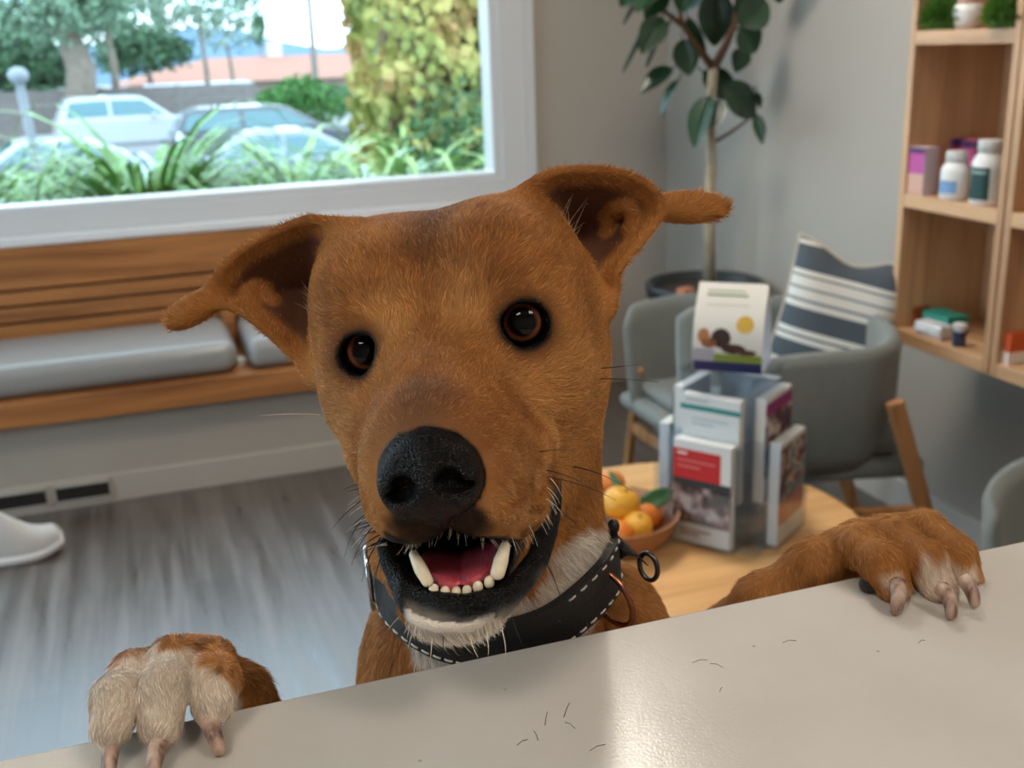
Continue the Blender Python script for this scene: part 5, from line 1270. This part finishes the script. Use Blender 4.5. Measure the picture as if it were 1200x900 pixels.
# strappy plants
def strap_plant(x, y, n, L_, w, lab, cols, seed, spread=1.0, z0=.46, up=.9):
    rg = np.random.default_rng(seed); V = []; F = []; mi = []; 
    for i in range(n):
        a = rg.uniform(0, 6.283); l = L_*rg.uniform(.65, 1.1); el = rg.uniform(.75, 1.45); d = np.array([math.cos(a), math.sin(a), 0]); p = np.array([x, y, z0])+d*rg.uniform(0, .08); sd = np.array([-d[1], d[0], 0]); ww = w*rg.uniform(.7, 1.2); k = 9; b0 = len(V)
        bend = rg.uniform(1.5, 3.0)*spread
        for j in range(k+1):
            t = j/k; e_ = el-bend*t*t*1.3
            if j: p = p+(d*math.cos(e_)+np.array([0, 0, 1])*math.sin(e_))*l/k
            h = ww*(1-t**2.2)*(.6+.8*min(1, t*4)); V.append(p-sd*h); V.append(p+sd*h)
        for j in range(k): F.append([b0+2*j, b0+2*j+1, b0+2*j+3, b0+2*j+2])
    V = np.array(V); V[:, 1] = np.maximum(V[:, 1], YB+.24)
    return from_np('strap_leaf_plant', np.array(V), np.array(F, np.int32), plain('leaf_'+cols[0], cols[1], .45, var=.45, vscale=14, **{'Transmission_Weight': 0}), None, label=lab, cat='plant', group='strap leaved plants outside the window')
lg, dg, bg = ('light', (156,186,116)), ('mid', (108,154,78)), ('blue', (172,198,176))
SP = [(-.93, 4.9, 90, .75, .013, 'strap leaved plant at the far left, in front of the dark sedan', bg, 1), (-.62, 5.25, 90, .80, .013, 'pale strap leaved plant below the dark sedan', lg, 2), (-.30, 4.95, 110, .72, .013, 'strap leaved plant below the sedan mirror', bg, 3),
      (.05, 4.95, 220, 1.10, .010, 'tallest drooping green plant, in the middle of the left half of the window', dg, 4), (.42, 5.1, 110, .75, .013, 'strap leaved plant just right of the tallest drooping plant', bg, 5), (.72, 5.3, 110, .82, .013, 'strap leaved plant in front of the silver car', lg, 6),
      (1.00, 5.0, 100, .72, .013, 'strap leaved plant below the silver car bonnet', bg, 7), (1.32, 5.35, 120, .85, .013, 'strap leaved plant left of the ivy covered wall foot', lg, 8), (.22, 5.7, 90, .8, .013, 'strap leaved plant behind the tallest drooping plant', bg, 9), (-.75, 5.75, 90, .8, .013, 'strap leaved plant at the left, second row', dg, 10)]
for x, y, n, l, w_, lab, c, sd in SP: strap_plant(x, y, int(n*1.5), l*1.2, w_*1.1, lab, c, sd)
def leafblob(name, c, r, n, size, mat, lab, cat_, seed, core=.0, group=None, core_mat=None, par=None, flat=False):
    rg = np.random.default_rng(seed); u = rg.normal(size=(n, 3)); u /= np.linalg.norm(u, axis=1, keepdims=True); q = u*(rg.random((n, 1))**.33)*np.asarray(r)*(1+.22*np.sin(u @ rg.normal(size=(3, 1))*5)); t = rg.normal(size=(n, 3)); t /= np.linalg.norm(t, axis=1, keepdims=True); s_ = np.cross(t, rg.normal(size=(n, 3))); s_ /= np.linalg.norm(s_, axis=1, keepdims=True); sz = size*rg.uniform(.6, 1.3, (n, 1))
    V = np.stack([q-t*sz, q+s_*sz*.45, q+t*sz, q-s_*sz*.45], 1).reshape(-1, 3)+(np.asarray(c) if par is None else np.asarray(c)); F = np.arange(4*n, dtype=np.int32).reshape(-1, 4)
    o = from_np(name, V, F, mat, par, smooth=False)
    if lab: tag(o, lab, cat_, group)
    return o
fol = lambda nm, c, v=.35: plain('foliage_'+nm, c, .7, var=v, vscale=1.2)
# low shrubs at the window's right
leafblob('low_shrub', (1.72, 5.6, .72), (.42, .35, .42), 1500, .035, fol('shrub', (62,104,62)), 'low dark green shrub at the foot of the ivy covered wall', 'shrub', 21)
leafblob('low_shrub', (2.30, 5.9, .72), (.42, .35, .42), 1500, .035, fol('shrub', (62,104,62)), 'low dark shrub at the right window edge below the ivy', 'shrub', 22)
leafblob('round_shrub', tuple(OD(352, 118, 31)), (1.5, 1.1, .62), 2600, .10, fol('round', (64,116,48)), 'rounded clipped green shrub in front of the terracotta roof', 'shrub', 23)
# ivy covered wall
def ivy():
    e = empty('ivy_wall', (2.3, 7.9, GZ), label='tall ivy covered garden wall filling the right part of the window', cat='ivy wall')
    x0 = OD(408, 90, 8.6); x0 = x0.x
    part(MB().bx((x0+.14, 8.05, GZ), (6.2, 8.35, 4.2)), 'wall_core', plain('old_stucco', (150,130,104), .9, var=.2), e)
    rg = np.random.default_rng(31); n = 15000; X = rg.uniform(x0-.05, 5.4, n); Z = rg.uniform(-.9, 4.2, n); Y = 8.0-rg.random(n)**1.5*.28*(1+.5*np.sin(X*6+Z*2))
    k = n//9; X[:k] = x0+.06-rg.random(k)*.16; Y[:k] = 7.9+rg.random(k)*.5
    q = np.stack([X, Y, Z], 1); t = np.stack([rg.normal(0, .5, n), rg.normal(0, .4, n), -1+rg.normal(0, .5, n)], 1); t /= np.linalg.norm(t, axis=1, keepdims=True); s_ = np.cross(t, np.stack([rg.normal(0, .4, n), -1+rg.normal(0, .3, n), rg.normal(0, .4, n)], 1)); s_ /= np.linalg.norm(s_, axis=1, keepdims=True); sz = .055*rg.uniform(.6, 1.3, (n, 1))
    V = np.stack([q-t*sz, q+s_*sz*.7, q+t*sz, q-s_*sz*.7], 1).reshape(-1, 3); F = np.arange(4*n, dtype=np.int32).reshape(-1, 4)
    nt = NT('ivy_leaves'); b = nt.bsdf((.3,)*3, .6); nz = nt.n('ShaderNodeTexNoise', i_Scale=2.6, i_Detail=5.0); nt.l(coords(nt), nz.inputs['Vector']); nt.l(ramp(nt, nz.outputs[0], [(.32, lin((92,108,58))), (.45, lin((140,148,72))), (.55, lin((182,172,96))), (.66, lin((176,140,88)))]), b.inputs['Base Color'])
    rel(from_np('ivy_foliage', V, F, nt.m, None, smooth=False), e)
ivy()
# cars
def car(name, c, rz, L_, W_, Hh, paint, roofm, lab, kind='sedan', glassm=None):
    e = empty(name, c, rz, label=lab, cat='car', group='parked cars')
    body = plain('car_'+paint[0], paint[1], .28, spec=.6, **{'Coat_Weight': .6}); gm = glassm or plain('car_glass', (70,110,116), .06, spec=.9); tire = plain('tyre', (26,26,28), .8); rim_ = plain('wheel_rim', (170,172,176), .3, metal=.8)
    h1 = Hh*.60
    if kind == 'sedan': low = [(-.5,.30),(-.5,.62),(-.47,.66),(-.30,.70),(-.28,.70),(.22,.69),(.44,.60),(.49,.50),(.5,.30)]; cab = [(-.36,.69),(-.22,.97),(-.16,1.0),(.02,1.0),(.08,.97),(.26,.69)]
    else: low = [(-.5,.28),(-.5,.60),(-.49,.66),(-.30,.68),(.22,.68),(.45,.60),(.49,.50),(.5,.28)]; cab = [(-.48,.66),(-.42,.96),(-.36,1.0),(.02,1.0),(.09,.97),(.27,.67)]
    def pris(poly, w, w2=None):
        m = MB(); n = len(poly); A = [m.bm.verts.new((x*L_, -(w2 if (w2 and z > .8) else w), z*Hh)) for x, z in poly]; B = [m.bm.verts.new((x*L_, (w2 if (w2 and z > .8) else w), z*Hh)) for x, z in poly]
        m.bm.faces.new(A); m.bm.faces.new(B[::-1])
        for i in range(n): m.bm.faces.new([A[i], B[i], B[(i+1) % n], A[(i+1) % n]])
        return m
    pris(low, W_/2).build('body', body, e, bev=.06, bevseg=3)
    pris(cab, W_/2-.04, W_/2-.20).build('cabin', roofm or body, e, bev=.05, bevseg=3)
    cx = sum(x for x, _ in cab)/len(cab)
    g = MB()
    for s_ in (-1, 1):
        inner = [(cab[0][0]+.05, .715), (cab[1][0]+.02, .93), ((cx)-.01, .945), ((cx)-.01, .715)], [((cx)+.015, .715), (cx+.015, .945), (cab[4][0]-.01, .93), (cab[5][0]-.06, .715)]
        for q in inner:
            yy = lambda z: (W_/2-.04-(.16)*max(0, min(1, (z-.69)/.28)))+.014
            pts = [(x*L_, s_*yy(z), z*Hh) for x, z in q]; in2 = [(x*L_, s_*(yy(z)-.04), z*Hh) for x, z in q]
            a = [g.bm.verts.new(p) for p in pts]; b_ = [g.bm.verts.new(p) for p in in2]; g.bm.faces.new(a); g.bm.faces.new(b_[::-1])
            for i in range(4): g.bm.faces.new([a[i], a[(i+1) % 4], b_[(i+1) % 4], b_[i]])
    g.build('side_window', gm, e)
    for sx, q in ((1, cab[4:6]), (-1, [cab[1], cab[0]])):
        m = MB(); (xa, za), (xb, zb) = q; o_ = .012*sx
        v_ = [m.bm.verts.new(p) for p in ((xa*L_+o_*L_*.3+.01*sx, -W_/2+.26, za*Hh-.03), (xa*L_+o_*L_*.3+.01*sx, W_/2-.26, za*Hh-.03), (xb*L_-sx*.10+o_*L_*.3, W_/2-.14, zb*Hh+.05), (xb*L_-sx*.10+o_*L_*.3, -W_/2+.14, zb*Hh+.05))]
        m.bm.faces.new(v_); o = m.build('windscreen' if sx > 0 else 'rear_window', gm, e); sm = o.modifiers.new('s', 'SOLIDIFY'); sm.thickness = .03
    for x in (-.31, .31):
        for s_ in (-1, 1):
            R_ = Matrix.Rotation(math.pi/2, 4, 'X'); w_ = MB().lathe([(0, -.1), (.26, -.1), (.32, -.08), (.33, 0), (.32, .08), (.26, .1), (0, .1)], (x*L_, s_*(W_/2-.10), .33), R_, 28).build('wheel', tire, e)
            MB().lathe([(0, -.105), (.20, -.105), (.21, 0), (.20, .105), (0, .105)], (x*L_, s_*(W_/2-.10), .33), R_, 20).build('rim', rim_, w_)
    for s_ in (-1, 1):
        MB().box((.14*L_, s_*(W_/2+.07), .70*Hh), (.14, .16, .11), 0, .03).build('mirror', body, e)
        MB().box((.485*L_, s_*(W_/2-.28), .52*Hh), (.08, .34, .12), 0, .03).build('headlight', plain('lamp_glass', (225,228,230), .1), e)
        MB().box((-.495*L_, s_*(W_/2-.25), .56*Hh), (.05, .30, .12), 0, .02).build('tail_light', plain('tail_red', (190,60,40), .2), e)
    return e
whitep = ('white', (178,182,186)); 
def gpos(px, D): p = OD(px, 130, D); return Vector((p.x, p.y, GZ))
car('sedan', gpos(74, 20.5), .10, 4.2, 1.75, 1.42, ('navy', (44,60,84)), plain('car_white', (178,182,186), .28, spec=.6, **{'Coat_Weight': .6}), 'dark blue sedan with a pale roof at the left of the window', 'sedan')
car('car', gpos(150, 31), .12, 4.0, 1.85, 1.78, whitep, None, 'white car parked behind the dark blue sedan', 'suv')
car('sedan', gpos(342, 20.0), -.06, 4.3, 1.8, 1.45, ('silver', (128,140,156)), None, 'silver blue sedan in the middle of the window behind the plants', 'sedan')
car('car', gpos(312, 26.0), .0, 4.6, 1.9, 1.62, ('dark', (64,68,76)), None, 'dark car behind the silver blue sedan, in front of the round shrub', 'suv')
car('compact_car', gpos(495, 12.5), .9, 3.9, 1.7, 1.30, whitep, None, 'white car nose beside the foot of the ivy wall', 'sedan')
# fence, shed, house
def fence():
    p0, p1 = OD(-60, 120, 37), OD(300, 120, 37); e = empty('wooden_fence', (p0.x, p0.y, GZ), label='grey board fence behind the parked cars', cat='fence')
    d = (p1-p0); d.z = 0; L_ = d.length; a = math.atan2(d.y, d.x); m = MB(); top = OD(50, 106, 37).z-GZ
    n = int(L_/.15)
    for i in range(n): m.box((p0.x+d.x*(i+.5)/n, p0.y+d.y*(i+.5)/n, GZ+top/2), (.142, .03, top+.03*math.sin(i*7.1)), a)
    part(m, 'fence_boards', plain('grey_boards', (118,110,106), .85, var=.15), e)
    for k in range(5): part(MB().box((p0.x+d.x*k/4, p0.y+d.y*k/4+.08, GZ+top/2), (.10, .10, top+.08), a), 'fence_post', plain('grey_boards', (118,110,106), .85), e)
fence()
def box_building(name, x0, x1, ytop, ybot, D, depth, wallc, lab, cat_, roof):
    a, b_ = OD(x0, ytop, D), OD(x1, ytop, D); e = empty(name, ((a.x+b_.x)/2, (a.y+b_.y)/2, GZ), label=lab, cat=cat_); dx = b_.x-a.x; zt = (a.z+b_.z)/2; yc = (a.y+b_.y)/2; xc = (a.x+b_.x)/2
    part(MB().bx((a.x, yc, GZ), (b_.x, yc+depth, zt)), 'walls', plain('wall_'+name, wallc, .9, var=.08), e); return e, a, b_, zt, yc, xc
e, a, b_, zt, yc, xc = box_building('shed', 178, 292, 104, 130, 40, 3.0, (120,116,118), 'low grey shed with a flat pale metal roof behind the cars', 'shed', None)
part(MB().bx((a.x-.25, yc-.3, zt), (b_.x+.25, yc+3.3, zt+.16)), 'roof', plain('pale_metal_roof', (164,170,174), .5), e)
for k in range(3): part(MB().bx((a.x+.5+k*.9, yc-.03, GZ+.2), (a.x+1.2+k*.9, yc-.001, zt-.3)), 'door_panel', plain('shed_panel', (108,104,108), .8), e)
e, a, b_, zt, yc, xc = box_building('bungalow', 150, 560, 92, 120, 52, 9.0, (160,146,134), 'long bungalow with a pinkish terracotta tile roof', 'house', None)
zr = OD(300, 66, 55).z; m = MB(); x0, x1 = a.x-.6, b_.x+.6
V = [(x0, yc-.6, zt), (x1, yc-.6, zt), (x1, yc+9.6, zt), (x0, yc+9.6, zt), (x0+4.5, yc+4.5, zr), (x1-4.5, yc+4.5, zr)]
vs = [m.bm.verts.new(v_) for v_ in V]
for q in ((0,1,5,4),(1,2,5),(2,3,4,5),(3,0,4),(3,2,1,0)): m.bm.faces.new([vs[i] for i in q])
nt = NT('terracotta_tiles'); b = nt.bsdf(lin((160,112,96)), .85); wv = nt.n('ShaderNodeTexWave', i_Scale=2.2, i_Distortion=.3); wv.bands_direction = 'X'; nt.l(coords(nt), wv.inputs['Vector']); nt.l(ramp(nt, wv.outputs[0], [(.1, lin((142,96,80))), (.8, lin((170,122,104)))]), b.inputs['Base Color'])
part(m, 'roof', nt.m, e)
for k in range(4): x = a.x+2.0+k*3.6; part(MB().bx((x, yc-.04, zt-1.5), (x+1.2, yc-.002, zt-.5)), 'house_window', plain('far_window', (96,110,120), .2), e)
part(MB().bx((xc-1, yc+4, zr-.5), (xc-.3, yc+4.7, zr+.7)), 'chimney', plain('chimney_stucco', (200,184,172), .9), e)
# trees, pole, lamp post
barkf = plain('far_bark', (128,116,104), .9, var=.2)
def tree(name, px, D, ytop, ybase, r, n, size, col, lab, trunk_px=8, seed=1, crown=None, palm=False):
    g = gpos(px, D); top = OD(px, ytop, D); e = empty(name, g, label=lab, cat='tree', group='trees beyond the parking lot')
    h = top.z-GZ; rt = trunk_px/2*D/FPX
    MB().tube([(0, 0, 0), (rt*.8, 0, h*.5), (-rt*.5, 0, h)], [rt*1.3, rt, rt*.6], 10).build('trunk', barkf, e)
    for k, (dx, dy, rr) in enumerate(crown or [(0, 0, 1)]):
        leafblob('foliage', (dx*D/FPX, .4*math.sin(k*2), h-dy*D/FPX), np.array(r)*rr, int(n*rr*rr)+60, size, fol(*col), None, None, seed+k, par=e)
    return e
tree('broadleaf_tree', 20, 40, 62, 110, (2.2, 1.8, 1.3), 1500, .20, ('dkgreen', (70,108,74)), 'dense dark green tree at the far left behind the fence', 10, 41, [(0,0,1),(-40,-15,1),(35,20,.7),(-30,25,1)])
tree('broadleaf_tree', 88, 36, -12, 110, (2.0, 1.6, 1.4), 1100, .17, ('grey_green', (112,142,116)), 'tall tree with a thick pale trunk left of the palm', 34, 51, [(0,20,1),(-25,0,.9),(25,10,.9),(10,-10,.7)])
tree('palm_tree', 137, 44, 0, 110, (1.3, 1.2, 1.3), 500, .28, ('grey_green', (112,142,116)), 'slim palm with a straight pale trunk', 9, 61, [(0,0,1),(0,-22,.8)])
tree('broadleaf_tree', 178, 47.5, 52, 110, (1.7, 1.5, 1.1), 700, .20, ('dkgreen', (70,108,74)), 'low dark tree right of the palm', 7, 71, [(0,0,1),(25,8,.7),(-25,10,.8)])
tree('conifer_tree', 200, 60, 20, 110, (.5, .5, 1.6), 240, .25, ('grey_green', (112,142,116)), 'narrow pale cypress above the shed', 5, 81, [(0,0,.8),(0,-25,1)])
tree('broadleaf_tree', 245, 38, 6, 110, (1.7, 1.5, .9), 260, .16, ('sparse', (132,156,136)), 'thin leaved tree above the terracotta roof, sky showing through', 6, 91, [(0,0,1),(-25,10,.7),(28,8,.8),(45,-4,.5)])
tree('conifer_tree', 312, 64, 44, 110, (.4, .4, 1.0), 160, .22, ('dkgreen', (70,108,74)), 'small dark cypress on the skyline', 4, 95, [(0,-10,1)])
tree('broadleaf_tree', 275, 46, 40, 110, (1.4, 1.2, .8), 180, .16, ('sparse', (132,156,136)), 'hazy low tree just left of the small cypress', 5, 97, [(0,0,1)])
g = gpos(373, 46); ep = empty('utility_pole', g, label='thin utility pole rising beside the ivy wall', cat='pole')
MB().tube([(0, 0, 0), (0, 0, 9.5)], [.14, .10], 10).build('pole_shaft', plain('pole_wood', (150,140,132), .9), ep); MB().box((0, 0, 8.6), (2.0, .12, .12)).build('crossarm', plain('pole_wood', (150,140,132), .9), ep)
g = gpos(28, 11); t_ = OD(28, 92, 11); ep = empty('garden_lamp', (g.x, g.y, GZ), label='grey post with a round head at the left window edge', cat='lamp post')
MB().tube([(0, 0, 0), (.05, 0, (t_.z-GZ)*.6), (0, 0, t_.z-GZ-.02)], [.06, .05, .045], 12).build('post', plain('post_grey', (120,126,132), .6), ep); MB().sphere((0, 0, t_.z-GZ+.03), (.10, .10, .085)).build('post_head', plain('post_head', (132,140,148), .5), ep)
# far hills
m = MB(); N = 60; A = []; B = []
for i in range(N+1):
    a = -1.0+2.2*i/N; D = 160; h = 3.0+1.6*math.sin(i*.5)+1.0*math.sin(i*1.3+1); A.append(m.bm.verts.new((D*math.sin(a), D*math.cos(a), GZ-2))); B.append(m.bm.verts.new((D*1.1*math.sin(a), D*1.1*math.cos(a), h)))
for i in range(N): m.bm.faces.new([A[i], A[i+1], B[i+1], B[i]])
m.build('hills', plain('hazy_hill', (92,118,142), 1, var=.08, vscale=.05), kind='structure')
# sky: bright thin cloud over pale blue
wd = bpy.data.worlds.new('sky'); SC.world = wd; wd.use_nodes = True; t = wd.node_tree; t.nodes.clear()
out = t.nodes.new('ShaderNodeOutputWorld'); bg = t.nodes.new('ShaderNodeBackground'); t.links.new(bg.outputs[0], out.inputs[0]); bg.inputs[1].default_value = SKY
tc = t.nodes.new('ShaderNodeTexCoord'); mp = t.nodes.new('ShaderNodeMapping'); mp.inputs['Scale'].default_value = (1.4, 1.4, 4.5); t.links.new(tc.outputs['Generated'], mp.inputs[0])
nz = t.nodes.new('ShaderNodeTexNoise'); nz.inputs['Scale'].default_value = 2.2; nz.inputs['Detail'].default_value = 6; t.links.new(mp.outputs[0], nz.inputs['Vector'])
rp = t.nodes.new('ShaderNodeValToRGB'); e_ = rp.color_ramp.elements; e_[0].position = .38; e_[0].color = (.42, .68, .95, 1); e_[1].position = .60; e_[1].color = (.88, .96, 1, 1); t.links.new(nz.outputs[0], rp.inputs[0]); t.links.new(rp.outputs[0], bg.inputs[0])
SC.view_settings.view_transform = 'Standard'; SC.view_settings.look = 'None'; SC.view_settings.exposure = EXPO; SC.view_settings.gamma = 1; SC.view_settings.use_curve_mapping = False
SC.cycles.use_denoising = True; SC.cycles.max_bounces = 8; SC.cycles.transparent_max_bounces = 24; SC.cycles.caustics_reflective = False; SC.cycles.caustics_refractive = False; SC.cycles.sample_clamp_indirect = 4.0
make_camera()
